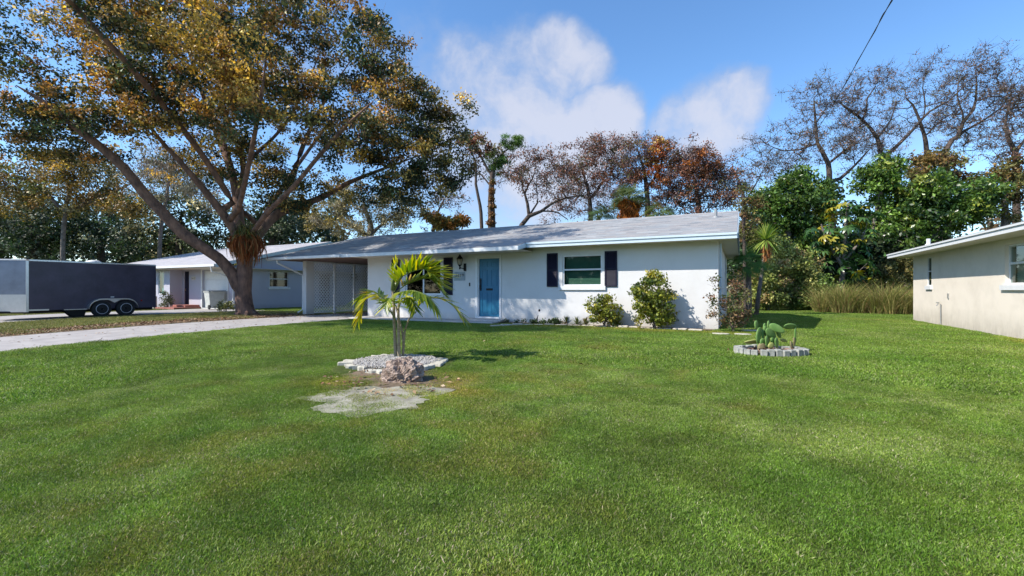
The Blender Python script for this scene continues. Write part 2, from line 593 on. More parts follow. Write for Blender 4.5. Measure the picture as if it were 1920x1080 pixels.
def blob_sheet(name, c, rx, ry, lift, material, seed, rough=0.18, n=72, rot=0.0):
    """an irregular sheet lying on the ground"""
    rng = np.random.default_rng(seed)
    ph = rng.uniform(0, 6.28, 6)
    mb = MB()
    mb.v.append((c[0], c[1], gz(c[1]) + lift))
    rad = []
    for k in range(n):
        w = 2 * math.pi * k / n
        s = 1 + rough * (math.sin(2 * w + ph[0]) * .5 + math.sin(3 * w + ph[1]) * .5 + math.sin(5 * w + ph[2]) * .35 + math.sin(9 * w + ph[3]) * .25 + math.sin(17 * w + ph[4]) * .18)
        rad.append(s)
    for q in (0.33, 0.66, 1.0):
        for k in range(n):
            w = 2 * math.pi * k / n
            x = rx * math.cos(w) * rad[k] * q; y = ry * math.sin(w) * rad[k] * q
            xx = c[0] + x * math.cos(rot) - y * math.sin(rot); yy = c[1] + x * math.sin(rot) + y * math.cos(rot)
            mb.v.append((xx, yy, gz(yy) + lift))
    for k in range(n):
        k1 = (k + 1) % n
        mb.f.append((0, 1 + k, 1 + k1))
        for q in range(2):
            mb.f.append((1 + q * n + k, 1 + (q + 1) * n + k, 1 + (q + 1) * n + k1, 1 + q * n + k1))
    return tag(mb.build(name, material), kind='structure')


def ground_mat():
    m, nt, b = new_mat('ground_turf')
    N, L = nt.nodes.new, nt.links.new
    n = noise_node(nt, 0.35, 6, 0.6)
    n2 = noise_node(nt, 9, 6, 0.7)
    r = ramp_node(nt, n.outputs['Fac'], [(0.3, (0.055, 0.085, 0.022)), (0.55, (0.085, 0.115, 0.032)), (0.75, (0.15, 0.145, 0.06))])
    r2 = ramp_node(nt, n2.outputs['Fac'], [(0.3, (0.55, 0.55, 0.5)), (0.7, (1.25, 1.2, 1.1))])
    mx = N('ShaderNodeMix'); mx.data_type = 'RGBA'; mx.blend_type = 'MULTIPLY'; mx.inputs['Factor'].default_value = 1
    L(r.outputs[0], mx.inputs['A']); L(r2.outputs[0], mx.inputs['B'])
    L(mx.outputs['Result'], b.inputs['Base Color'])
    b.inputs['Roughness'].default_value = 0.95
    b.inputs['Specular IOR Level'].default_value = 0.1
    n3 = noise_node(nt, 60, 5, 0.7)
    bump_node(nt, b, n3.outputs['Fac'], 0.8, 0.03)
    return m


mb = MB()
ys = [-300, -40, -3] + [k * 0.5 for k in range(-4, 24)] + [12, 20, 40, 120, 600]
for y in ys:
    mb.v += [(-500, y, gz(y)), (-60, y, gz(y)), (40, y, gz(y)), (500, y, gz(y))]
for k in range(len(ys) - 1):
    for q in range(3):
        a = k * 4 + q
        mb.f.append((a, a + 1, a + 5, a + 4))
tag(mb.build('ground', ground_mat()), kind='structure')

DR_X0, DR_X1 = -16.9, -13.25      # own drive
ND_X0, ND_X1 = -28.6, -22.9       # neighbour's drive
strip_sheet('driveway', DR_X0, DR_X1, -6, 19.0, 0.008, M['concrete'], 0.025, 1, 2)
strip_sheet('neighbour_driveway', ND_X0, ND_X1, -6, 16.3, 0.008, M['concrete'], 0.03, 2, 2)
strip_sheet('verge_soil', -18.7, DR_X0 - 0.05, 0.5, 13.6, 0.004, M['soil'], 0.25, 3, 2)
cpts = gp(704, 746)
blob_sheet('sand_patch', (cpts.x, cpts.y), 0.82, 0.52, 0.006, M['sand'], 5, 0.3, rot=0.25)
blob_sheet('sand_spot', gp(622, 768), 0.22, 0.12, 0.006, M['sand'], 8, 0.3, rot=0.25)
ROCK_C = gp(748, 716)
blob_sheet('bare_soil', (ROCK_C.x - 0.05, ROCK_C.y + 0.05), 1.0, 0.72, 0.0035, M['soil'], 6, 0.2, rot=0.4)
blob_sheet('wall_bed_soil', (-4.2, 13.95), 3.6, 0.55, 0.012, M['soil'], 9, 0.05)


# ------------------------------------------------------------------ house building blocks
def mapped(mb, f):
    mb.v = [tuple(f(*p)) for p in mb.v]
    return mb


def wall_mb(u0, u1, z0, z1, thick, openings):
    """(u, out, z) wall slab with real openings (list of u0,u1,z0,z1); outer face at out = 0"""
    us = sorted({u0, u1, *[o[0] for o in openings], *[o[1] for o in openings]})
    zs = sorted({z0, z1, *[o[2] for o in openings], *[o[3] for o in openings]})
    solid = lambda i, j: 0 <= i < len(us) - 1 and 0 <= j < len(zs) - 1 and not any(
        o[0] - 1e-6 <= us[i] and us[i + 1] <= o[1] + 1e-6 and o[2] - 1e-6 <= zs[j] and zs[j + 1] <= o[3] + 1e-6 for o in openings)
    mb = MB()
    for i in range(len(us) - 1):
        for j in range(len(zs) - 1):
            if not solid(i, j): continue
            a, b, c, d = us[i], us[i + 1], zs[j], zs[j + 1]
            mb.poly([(a, 0, c), (b, 0, c), (b, 0, d), (a, 0, d)])
            mb.poly([(b, -thick, c), (a, -thick, c), (a, -thick, d), (b, -thick, d)])
            if not solid(i - 1, j): mb.poly([(a, -thick, c), (a, 0, c), (a, 0, d), (a, -thick, d)])
            if not solid(i + 1, j): mb.poly([(b, 0, c), (b, -thick, c), (b, -thick, d), (b, 0, d)])
            if not solid(i, j - 1): mb.poly([(a, -thick, c), (b, -thick, c), (b, 0, c), (a, 0, c)])
            if not solid(i, j + 1): mb.poly([(a, 0, d), (b, 0, d), (b, -thick, d), (a, -thick, d)])
    return mb


def frame_mb(u0, u1, z0, z1, w, o0, o1, mid_z=None, mid_u=None):
    mb = MB()
    mb.box(u0, u0 + w, o0, o1, z0, z1); mb.box(u1 - w, u1, o0, o1, z0, z1)
    mb.box(u0 + w, u1 - w, o0, o1, z0, z0 + w); mb.box(u0 + w, u1 - w, o0, o1, z1 - w, z1)
    if mid_z is not None:
        mb.box(u0 + w, u1 - w, o0 + .004, o1 - .004, mid_z - w * .5, mid_z + w * .5)
    if mid_u is not None:
        mb.box(mid_u - w * .5, mid_u + w * .5, o0 + .002, o1 - .002, z0 + w, z1 - w)
    return mb


def window(parent, f, u0, u1, z0, z1, sill=True, mid_z=None, mid_u=None, pane='pane', blind='blind', blind_to=None, w=0.05, out=-0.03, sill_over=0.09):
    """one window: frame part with panes, blind and sill as its sub-parts"""
    fr = mapped(frame_mb(u0, u1, z0, z1, w, out - 0.05, out, mid_z, mid_u), f).build('window', M['trim'], parent)
    cuts_z = [z0 + w, z1 - w] if mid_z is None else [z0 + w, mid_z, z1 - w]
    cuts_u = [u0 + w, u1 - w] if mid_u is None else [u0 + w, mid_u, u1 - w]
    for a, b in zip(cuts_u, cuts_u[1:]):
        for k, (c, d) in enumerate(zip(cuts_z, cuts_z[1:])):
            o = out - 0.02 - 0.012 * (k if mid_z is not None else 0)
            g = MB(); g.poly([(a, o, c), (b, o, c), (b, o, d), (a, o, d)])
            mapped(g, f).build('pane', M[pane], fr)
    if blind:
        b = MB()
        zt = z1 - w - 0.005
        zb = z0 + w if blind_to is None else blind_to
        k = 0
        while zt - 0.045 > zb:
            c = Vector(((u0 + u1) / 2, out - 0.13, zt - 0.0225))
            b.obox(c, ((u1 - u0) / 2 - w, 0, 0), (0, 0.012, -0.022), (0, 0.0008, 0.0005))
            zt -= 0.042; k += 1
        tag(mapped(b, f).build('blind', M[blind], fr), kind='stuff')
    if sill:
        s = MB().box(u0 - sill_over, u1 + sill_over, -0.02, 0.055, z0 - 0.125, z0 - 0.003)
        mapped(s, f).build('sill', M['trim'], fr)
    return fr


def roof_side(name, parent, material, eave_a, eave_b, up, course=0.14, thick=0.10, step=0.007):
    """one slope laid in lapped courses: eave_a -> eave_b along the eave, 'up' = vector eave to ridge"""
    a, b, up = Vector(eave_a), Vector(eave_b), Vector(up)
    L_ = up.length
    nrm = (b - a).cross(up).normalized()
    if nrm.z < 0: nrm = -nrm
    n = int(L_ / course)
    verts, faces, uvs = [], [], []
    run = (b - a).length
    nseg = max(1, int(run / 0.33))
    rng = random.Random(7)
    for k in range(n):
        s0, s1 = k / n, (k + 1) / n
        off = rng.random() * 0.3
        i = len(verts)
        p0, p1 = a + up * s0, b + up * s0
        q0, q1 = a + up * s1, b + up * s1
        verts += [p0 + nrm * step, p1 + nrm * step, q1 + nrm * 0.001, q0 + nrm * 0.001, p0 - nrm * 0.001, p1 - nrm * 0.001]
        faces += [(i, i + 1, i + 2, i + 3), (i + 4, i + 5, i + 1, i)]
        u_ = off
        uvs += [(u_, s0 * L_), (u_ + run, s0 * L_), (u_ + run, s1 * L_), (u_, s1 * L_), (u_, s0 * L_), (u_ + run, s0 * L_), (u_ + run, s0 * L_), (u_, s0 * L_)]
    i = len(verts)   # deck under the shingles
    t = Vector((0, 0, -thick))
    e = nrm * -0.003
    verts += [a + e, b + e, b + up + e, a + up + e, a + t, b + t, b + up + t, a + up + t]
    deck = [(4, 7, 6, 5), (0, 4, 5, 1), (1, 5, 6, 2), (3, 2, 6, 7), (0, 3, 7, 4)]
    faces += [tuple(i + q for q in d) for d in deck]
    uvs += [(0, 0)] * 20
    o = org(parent)
    me = bpy.data.meshes.new(name)
    me.from_pydata([tuple(v - o) for v in verts], [], faces)
    ul = me.uv_layers.new(name='UVMap')
    ul.data.foreach_set('uv', [c for q in uvs for c in q])
    me.materials.append(material)
    ob = bpy.data.objects.new(name, me)
    COL.objects.link(ob); ob.parent = parent
    return ob


def tris_poly(mb, pts, thick_vec):
    """a prism: polygon swept along a vector"""
    pts = [Vector(p) for p in pts]; t = Vector(thick_vec)
    i = len(mb.v); n = len(pts)
    mb.v += [tuple(p) for p in pts] + [tuple(p + t) for p in pts]
    mb.f.append(tuple(range(i, i + n))); mb.f.append(tuple(range(i + 2 * n - 1, i + n - 1, -1)))
    for k in range(n):
        k1 = (k + 1) % n
        mb.f.append((i + k, i + n + k, i + n + k1, i + k1))
    return mb


# ------------------------------------------------------------------ the white house
YW = 14.2                     # front wall plane
XR, XL = -0.59, -13.7         # right corner and the end at the carport
XP = -17.55                   # outer face of the carport
YB = 22.4                     # rear wall
YRID, ZRID = 18.3, 3.93
EY, EZ = 13.6, 2.67           # main eave: top edge
LY = 13.0                     # the deeper eave over the entry and the carport
LZ = EZ - (EY - LY) * (ZRID - EZ) / (YRID - EY)
XEND, XSTEP, XLE = -0.11, -6.3, -18.25
slope = (ZRID - EZ) / (YRID - EY)

house = thing('house', (XR, YW, 0), 'long low white block house with teal front door and grey shingle roof', 'house')
ff = lambda u, o, z: (u, YW - o, z)

win_r = (-5.25, -3.93, 1.245, 2.25)
win_l = (-11.75, -10.05, 0.93, 2.27)
door_o = (-8.46, -7.56, 0.15, 2.26)
w_ = mapped(wall_mb(XL, XR, -0.35, 2.56, 0.2, [win_r, win_l, door_o]), ff)
# the other outer walls
w_.box(XR - 0.2, XR, YW + 0.2, YB, -0.35, 2.56)
w_.box(XL, XR - 0.2, YB - 0.2, YB, -0.35, 2.56)
w_.box(XL, XL + 0.2, YW + 0.2, YB - 0.2, -0.35, 2.56)
tris_poly(w_, [(XR, YW + 0.01, 2.56), (XR, YB, 2.56), (XR, YB - 0.6, 2.64), (XR, YRID, ZRID - 0.12), (XR, YW + .05, 2.62)], (-0.2, 0, 0))
w_.box(XL + 0.2, XR - 0.2, YW + 0.2, YB - 0.2, -0.35, 0.1)     # floor slab
w_.build('wall', M['white_wall'], house)
MB().box(XL + 0.2, XR - 0.2, YW + 1.6, YW + 1.66, 0.1, 2.5).build('dark_backing', M['dark_room'], house)  # dark panel added so the front windows look into gloom

# roof: main front slope (right), lower front slope (left), rear slope
up = Vector((0, YRID - EY, ZRID - EZ))
roof = roof_side('roof', house, M['shingle'], (XSTEP, EY, EZ), (XEND, EY, EZ), up, thick=0.05)
up2 = Vector((0, YRID - LY, ZRID - LZ))
roof_side('roof', house, M['shingle'], (XLE, LY, LZ), (XSTEP, LY, LZ), up2, thick=0.05)
YBE = 2 * YRID - EY
roof_side('roof', house, M['shingle'], (XEND, YBE, EZ), (XLE, YBE, EZ), Vector((0, YRID - YBE, ZRID - EZ)), thick=0.05)
# ridge cap
MB().tube([(XLE, YRID, ZRID - 0.03), (XEND, YRID, ZRID - 0.03)], 0.055, 8).build('ridge_cap', M['shingle'], house)
# fascias: butted boards hung just under the shingles
fb = MB().box(XSTEP + 0.03, XEND, EY - 0.022, EY + 0.0, EZ - 0.175, EZ - 0.012)
fb.build('fascia', M['trim_blue'], house)
fb2 = MB().box(XSTEP + 0.03, XEND, EY - 0.048, EY - 0.024, EZ - 0.075, EZ - 0.016)
fb2.build('drip_board', M['trim_blue'], house)
MB().box(XLE, XSTEP, LY - 0.022, LY, LZ - 0.13, LZ - 0.012).build('fascia', M['trim'], house)
# right rake board and left rake board
for x, nm in ((XEND, 'rake_board'), (XLE - 0.024, 'rake_board')):
    y0, z0_ = (EY, EZ) if x > -5 else (LY, LZ)
    rb = MB()
    tris_poly(rb, [(x + .001, y0, z0_ - 0.012), (x + .001, YRID, ZRID - 0.012), (x + .001, YRID, ZRID - 0.17), (x + .001, y0, z0_ - 0.17)], (0.024, 0, 0))
    tris_poly(rb, [(x + .001, YRID + .001, ZRID - 0.012), (x + .001, YBE, EZ - 0.012), (x + .001, YBE, EZ - 0.17), (x + .001, YRID + .001, ZRID - 0.17)], (0.024, 0, 0))
    rb.build(nm, M['trim_blue'], house)
# step end of the deeper eave: a small boxed return
rt = MB()
tris_poly(rt, [(XSTEP + .002, LY - 0.02, LZ - 0.012), (XSTEP + .002, EY - .024, EZ - 0.02), (XSTEP + .002, EY - .024, EZ - 0.17), (XSTEP + .002, LY - 0.02, LZ - 0.135)], (0.024, 0, 0))
rt.build('eave_return', M['trim_blue'], house)
# soffits
sf = MB()
sf.box(XSTEP + 0.03, XEND - 0.003, EY + 0.002, YW - 0.002, 2.505, 2.52)
sf.box(XL, XSTEP - 0.002, LY + 0.002, YW - 0.002, LZ - 0.11, LZ - 0.095)
sf.box(XR + 0.002, XEND - 0.003, YW + 0.001, YBE - .01, 2.505, 2.52)
sf.build('soffit', M['soffit'], house)
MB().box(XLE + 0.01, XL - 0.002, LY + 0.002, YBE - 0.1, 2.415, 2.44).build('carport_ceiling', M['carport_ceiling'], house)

# frieze of the entry: door frame, door with panels
fr = MB()
u0, u1, z0, z1 = door_o
fr.box(u0 - 0.10, u0 - .002, 0.001, 0.03, 0.10, z1 + 0.08); fr.box(u1 + .002, u1 + 0.05, 0.001, 0.02, 0.10, z1 + 0.08)
fr.box(u0 - 0.002, u1 + .002, 0.001, 0.03, z1 + .003, z1 + 0.08)
fr.box(u0, u0 + 0.035, -0.12, 0.0, z0, z1); fr.box(u1 - 0.035, u1, -0.12, 0, z0, z1); fr.box(u0 + .035, u1 - .035, -0.12, 0, z1 - 0.03, z1)
fr.box(u0, u1, -0.12, 0.05, z0 - .04, z0 + 0.015)
mapped(fr, ff).build('door_frame', M['trim'], house)
du0, du1, dz0, dz1 = u0 + 0.036, u1 - 0.036, z0 + 0.02, z1 - 0.032
door = mapped(MB().box(du0, du1, -0.085, -0.045, dz0, dz1), ff).build('door', M['door'], house)
dw = du1 - du0
rows_ = [(0.10, 0.86), (1.08, 1.66), (1.76, 1.97)]
for (a, b) in rows_:
    for k in range(2):
        pa = du0 + 0.10 + k * (dw / 2 - 0.03); pb = pa + dw / 2 - 0.17
        p = MB()
        za, zb = dz0 + a, dz0 + b
        p.box(pa, pb, -0.046, -0.036, za, za + 0.022); p.box(pa, pb, -0.046, -0.036, zb - 0.022, zb)
        p.box(pa, pa + 0.022, -0.046, -0.036, za + .022, zb - .022); p.box(pb - 0.022, pb, -0.046, -0.036, za + .022, zb - .022)
        p.box(pa + 0.045, pb - 0.045, -0.046, -0.039, za + 0.045, zb - 0.045)
        mapped(p, ff).build('door_panel', M['door'], door, bevel=0.003)
mapped(MB().box(du0 + dw / 2 - 0.13, du0 + dw / 2 + 0.13, -0.046, -0.03, dz0 + 0.93, dz0 + 1.0), ff).build('mail_slot', M['black_metal'], door, bevel=0.004)
hd = MB()
hd.box(du0 + 0.035, du0 + 0.085, -0.046, -0.03, dz0 + 0.92, dz0 + 1.36)
hd.tube([(du0 + .06, -0.03, dz0 + .98), (du0 + .06, 0.03, dz0 + 1.0), (du0 + .06, 0.035, dz0 + 1.10), (du0 + .06, -0.03, dz0 + 1.14)], 0.012, 6)
hd.lathe((du0 + .06, -0.03, dz0 + 1.28), [(0.03, 0), (0.03, 0.02), (0.02, 0.03)], 10, 'y')
mapped(hd, ff).build('handle', M['black_metal'], door)

# windows and shutters
window(house, ff, *win_r, mid_z=1.775, sill_over=0.12)
wl_ = window(house, ff, *win_l, mid_u=-10.9, pane='pane_dark', blind=None, w=0.06, sill_over=0.1)
mapped(MB().box(-10.86, win_l[1] + -0.07, -0.10, -0.09, 1.93, 2.2), ff).build('roller_shade', M['green_shade'], wl_)
lt = MB(); lt.box(win_l[0] - .001, win_l[1], 0.001, 0.012, win_l[3], win_l[3] + .05)
mapped(lt, ff).build('window_head', M['trim'], house)


def shutter(u0, u1, z0, z1):
    sh = mapped(frame_mb(u0, u1, z0, z1, 0.045, 0.002, 0.035, mid_z=(z0 + z1) / 2), ff).build('shutter', M['navy'], house)
    s = MB()
    z = z0 + 0.06
    while z < z1 - 0.06:
        if abs(z - (z0 + z1) / 2) > 0.04:
            s.obox(((u0 + u1) / 2, 0.014, z), ((u1 - u0) / 2 - 0.045, 0, 0), (0, 0.009, -0.017), (0, 0.002, 0.002))
        z += 0.036
    s.box(u0 + 0.04, u1 - 0.04, 0.001, 0.004, z0 + 0.04, z1 - 0.04)
    tag(mapped(s, ff).build('slats', M['navy'], sh), kind='stuff')


shutter(-3.84, -3.45, 1.22, 2.33)
shutter(-5.79, -5.41, 1.22, 2.33)
shutter(-9.93, -9.54, 0.93, 2.32)
shutter(-12.42, -12.03, 0.93, 2.32)


def digits(text, size, f, u, z, out, parent, material, spacing=1.0, thick=0.004):
    """raised figures, one object each"""
    x = u
    for ch in text:
        cu = bpy.data.curves.new('figure', 'FONT')
        cu.body = ch; cu.size = size; cu.extrude = thick; cu.resolution_u = 3
        tmp = bpy.data.objects.new('figure_tmp', cu)
        COL.objects.link(tmp)
        bpy.context.view_layer.update()
        me = bpy.data.meshes.new_from_object(tmp.evaluated_get(bpy.context.evaluated_depsgraph_get()))
        bpy.data.objects.remove(tmp); bpy.data.curves.remove(cu)
        o = org(parent)
        for v in me.vertices:
            p = f(x + v.co.x, out + v.co.z, z + v.co.y)
            v.co = (p[0] - o.x, p[1] - o.y, p[2] - o.z)
        me.materials.clear(); me.materials.append(material)
        ob = bpy.data.objects.new('figure', me)
        COL.objects.link(ob); ob.parent = parent
        x += size * 0.56 * spacing


pl = mapped(MB().box(-9.47, -9.0, 0.001, 0.018, 1.46, 1.78), ff).build('number_plaque', M['plaque'], house, bevel=0.006)
digits('2619', 0.155, ff, -9.415, 1.60, 0.021, pl, M['ink'], 1.12)
mapped(MB().box(-8.83, -8.78, 0.001, 0.02, 1.25, 1.38), ff).build('doorbell', M['black_metal'], house, bevel=0.006)

# wall lantern by the door
lx, ly = -9.12, YW - 0.17
lamp = MB().lathe((lx + 0.12, YW - 0.012, 1.93), [(0.055, -0.012), (0.05, 0.0), (0.02, 0.012)], 10, 'y')
lamp.box(lx + 0.07, lx + 0.17, YW - 0.03, YW - 0.001, 1.80, 2.08)
lamp.tube([(lx + .12, YW - .02, 1.95), (lx + .11, YW - .12, 1.88), (lx + .03, ly, 1.92), (lx, ly, 2.0)], 0.014, 6)
lamp.lathe((lx, ly, 1.86), [(0.01, 0), (0.035, 0.04), (0.02, 0.09), (0.05, 0.14), (0.075, 0.17)], 10)
lamp.lathe((lx, ly, 2.24), [(0.125, 0.0), (0.11, 0.02), (0.07, 0.08), (0.03, 0.13), (0.018, 0.19), (0.004, 0.24)], 10)
for k in range(6):
    w = k * math.pi / 3 + 0.3
    lamp.tube([(lx + .075 * math.cos(w), ly + .075 * math.sin(w), 2.03), (lx + .115 * math.cos(w), ly + .115 * math.sin(w), 2.245)], 0.006, 5)
wl = lamp.build('wall_lamp', M['black_metal'], house)
MB().lathe((lx, ly, 2.03), [(0.068, 0), (0.085, 0.08), (0.107, 0.21)], 12).build('lamp_glass', M['lamp_glass'], wl, smooth=True)
MB().tube([(lx, ly, 2.03), (lx, ly, 2.13)], 0.013, 6).build('candle_bulb', M['trim'], wl)

# entry slab, doorstep, roof vent
MB().box(XL, -7.3, 13.15, YW - .002, -0.2, 0.055).build('entry_slab', M['old_concrete'], house, bevel=0.01)
MB().box(-8.75, -7.2, 13.55, YW - .003, 0.05, 0.115).build('doorstep', M['old_concrete'], house, bevel=0.01)
vp = on_y(1342, 408, 16.9)
vz = EZ + (16.9 - EY) * slope
MB().lathe((vp.x, 16.9, vz - 0.05), [(0.05, 0), (0.05, 0.33)], 12).lathe((vp.x, 16.9, vz - 0.05), [(0.13, 0.0), (0.08, 0.09)], 12).build('vent_pipe', M['pvc'], house)
# little eye hooks and a scuff left on the wall paint
# carport: end pier, lattice side screen, downspout
MB().box(XP, XP + 0.22, YW, YW + 0.42, -0.1, 2.41).build('carport_pier', M['white_wall'], house)
MB().box(XP + .02, XP + 0.2, YB - 0.5, YB, -0.1, 2.41).build('carport_pier', M['white_wall'], house)
SX = XP + 0.16
scr = MB()
ys_ = [YW + 0.42, 15.85, 17.08, 18.3, 19.52, 20.74, YB - 0.5]
for y in ys_[1:-1]:
    scr.box(SX - 0.045, SX + 0.045, y - 0.045, y + 0.045, 0.0, 2.41)
for a, b in zip(ys_, ys_[1:]):
    lo, hi = a + 0.05, b - 0.05
    scr.box(SX - 0.03, SX + 0.03, lo, hi, 0.06, 0.12); scr.box(SX - 0.03, SX + 0.03, lo, hi, 2.34, 2.41)
screen = scr.build('lattice_screen', M['lattice'], house)
for a, b in zip(ys_, ys_[1:]):
    lp = MB()
    ya, yb, za, zb = a + 0.05, b - 0.05, 0.12, 2.34
    for sgn, ox in ((1, 0.0), (-1, 0.009)):
        k = -40
        while k < 60:
            c = ya + k * 0.16
            # line: y = c + sgn*(z-za) ; clip to the panel
            pts = []
            if sgn > 0:
                s0, s1 = max(0, ya - c), min(zb - za, yb - c)
            else:
                c2 = c
                s0, s1 = max(0, c2 - yb), min(zb - za, c2 - ya)
            if s1 - s0 > 0.06:
                p0 = Vector((SX + ox, c + sgn * s0, za + s0)); p1 = Vector((SX + ox, c + sgn * s1, za + s1))
                d = (p1 - p0) / 2
                n_ = Vector((0, -sgn * d.normalized().z, d.normalized().y * sgn)) if False else Vector((0, d.normalized().z, -d.normalized().y))
                lp.obox((p0 + p1) / 2, d, n_ * 0.027, (0.0035, 0, 0))
            k += 1
    tag(lp.build('lattice_slats', M['lattice'], screen), kind='stuff')
ds = MB()
ds.tube([(-17.72, LY + 0.05, LZ - 0.1), (-17.72, LY + 0.06, LZ - 0.24), (XP - 0.06, YW + 0.05, 1.78), (XP - 0.06, YW + 0.05, 0.25), (XP - 0.06, YW - 0.2, 0.12)], 0.04, 8)
ds.build('downspout', M['trim'], house)
MB().box(XLE, -13.9, LY - 0.10, LY - 0.025, LZ - 0.115, LZ - 0.02).build('gutter', M['trim'], house)
gc = MB().tube([(XR + .05, YW + 0.25, 2.45), (XR + .05, YW + 0.25, 0.2)], 0.028, 8)
gc.build('downspout', M['trim_blue'], house)

# ------------------------------------------------------------------ left neighbour
NX, NY = -25.9, 16.4
nh = thing('house', (NX, NY, 0), 'pale grey-white neighbour house with a garage door, partly behind the big tree trunk', 'house')
nf = lambda u, o, z: (u, NY - o, z)
ns = lambda u, o, z: (NX + o, u, z)
g_o = (-29.0, -26.55, 0.0, 2.30)
d_o = (-30.9, -30.38, 0.12, 2.26)
wn = mapped(wall_mb(-31.1, NX, -0.3, 2.5, 0.2, [g_o, d_o]), nf)
w_o = (18.56, 19.9, 1.28, 2.28)
sd_o = (22.3, 23.2, 0.1, 2.2)
sw_o = (25.1, 25.9, 1.75, 2.35)
wn2 = mapped(wall_mb(NY + 0.2, 29.0, -0.3, 2.5, 0.2, [w_o, sd_o, sw_o]), ns)
wn.f += [tuple(i + len(wn.v) for i in f) for f in wn2.f]; wn.v += wn2.v
wn3 = mapped(wall_mb(-38.0, -31.1, -0.3, 2.5, 0.2, [(-32.4, -31.75, 0.85, 2.25)]), lambda u, o, z: (u, 15.7 - o, z))
wn.f += [tuple(i + len(wn.v) for i in f) for f in wn3.f]; wn.v += wn3.v
wn.box(-31.3, -31.1, 15.9, NY + 0.2, -0.3, 2.5)
wn.box(-38.0, NX, 28.8, 29.0, -0.3, 2.5); wn.box(-38.2, -38.0, 15.7, 29, -0.3, 2.5)
NE_Y, NE_Z, NR_Y, NR_Z, NXE = 15.04, 2.54, 22.8, 4.45, -25.4
tris_poly(wn, [(NX, NY, 2.5), (NX, 29, 2.5), (NX, NR_Y, NR_Z - 0.14)], (-0.2, 0, 0))
wn.build('wall', M['pale_wall'], nh)
MB().box(-37.5, NX - 0.3, NY + 1.5, NY + 1.56, 0.0, 2.5).build('dark_backing', M['dark_room'], nh)  # dark panel in place of an unlit room behind the front openings
MB().box(NX - 0.9, NX - 0.84, NY + 1.7, 28.7, 0.0, 2.45).build('dark_backing', M['dark_room'], nh)  # added dark panel, keeps the side windows from showing bright
roof_side('roof', nh, M['shingle_far'], (-38.6, NE_Y, NE_Z), (NXE, NE_Y, NE_Z), (0, NR_Y - NE_Y, NR_Z - NE_Z), thick=0.06)
roof_side('roof', nh, M['shingle_far'], (NXE, 2 * NR_Y - NE_Y, NE_Z), (-38.6, 2 * NR_Y - NE_Y, NE_Z), (0, NE_Y - NR_Y, NR_Z - NE_Z), thick=0.06)
rk = MB()
tris_poly(rk, [(NXE + .001, NE_Y, NE_Z - .01), (NXE + .001, NR_Y, NR_Z - .01), (NXE + .001, NR_Y, NR_Z - .2), (NXE + .001, NE_Y, NE_Z - .2)], (0.03, 0, 0))
tris_poly(rk, [(NXE + .001, NR_Y + .001, NR_Z - .01), (NXE + .001, 2 * NR_Y - NE_Y, NE_Z - .01), (NXE + .001, 2 * NR_Y - NE_Y, NE_Z - .2), (NXE + .001, NR_Y + .001, NR_Z - .2)], (0.03, 0, 0))
rk.build('rake_board', M['trim_blue'], nh)
MB().box(-38.6, NXE, NE_Y - 0.09, NE_Y, NE_Z - 0.15, NE_Z - 0.015).build('gutter', M['trim'], nh)
sfn = MB().box(-38.5, NXE - .005, NE_Y + .003, NY - .003, NE_Z - 0.19, NE_Z - .17)
sfn.box(NX + .003, NXE - .003, NY, 30.4, NE_Z - 0.19, NE_Z - .17)
sfn.build('soffit', M['soffit'], nh)
MB().tube([(-25.75, NE_Y - 0.05, NE_Z - 0.12), (-25.75, NE_Y, NE_Z - 0.42), (-25.95, NY - 0.06, NE_Z - 0.75), (-25.95, NY - 0.06, 0.1)], 0.04, 8).build('downspout', M['trim'], nh)
gd = mapped(MB().box(g_o[0] + .01, g_o[1] - .01, -0.16, -0.12, 0.02, 2.29), nf).build('garage_door', M['white_wall'], nh)
for k in range(4):
    mapped(MB().box(g_o[0] + .02, g_o[1] - .02, -0.122, -0.105, 0.05 + k * 0.56, 0.58 + k * 0.56), nf).build('door_section', M['trim'], gd, bevel=0.015)
mapped(frame_mb(g_o[0] - 0.1, g_o[1] + 0.1, -0.05, 2.4, 0.1, 0.001, 0.03), nf).build('garage_frame', M['trim'], nh)
nd = mapped(MB().box(d_o[0], d_o[1], -0.1, -0.05, d_o[2], d_o[3]), nf).build('door', M['navy'], nh)
mapped(MB().box(d_o[0] + .06, d_o[0] + .1, -0.05, -0.02, 1.05, 1.2), nf).build('handle', M['brass'], nd)
np_ = mapped(MB().box(-30.12, -29.7, 0.001, 0.012, 1.72, 1.92), nf).build('number_plate', M['soffit'], nh)
digits('2613', 0.17, nf, -30.1, 1.76, 0.015, np_, M['brown_figures'], 1.05)
window(nh, lambda u, o, z: (u, 15.7 - o, z), -32.4, -31.75, 0.85, 2.25, sill=False, pane='pane_teal', blind='blind_pale')
window(nh, ns, *w_o, mid_z=1.8, pane='pane_dark', blind=None)
window(nh, ns, *sw_o, pane='pane_dark', blind=None, sill=False)
mapped(MB().box(sd_o[0], sd_o[1], -0.1, -0.05, sd_o[2], sd_o[3]), ns).build('side_door', M['bark_dark'], nh)
# brick porch and its low planter wall
pm = MB().box(-31.05, -29.1, 14.9, NY - .003, -0.1, 0.10).build('porch_slab', M['red_brick'], nh, bevel=0.01)
MB().box(-30.6, -29.3, 15.6, NY - .004, 0.098, 0.22).build('porch_step', M['red_brick'], nh, bevel=0.01)
MB().box(-33.5, -31.15, 14.85, 15.05, -0.1, 0.75).build('planter_wall', M['white_wall'], nh, bevel=0.01)

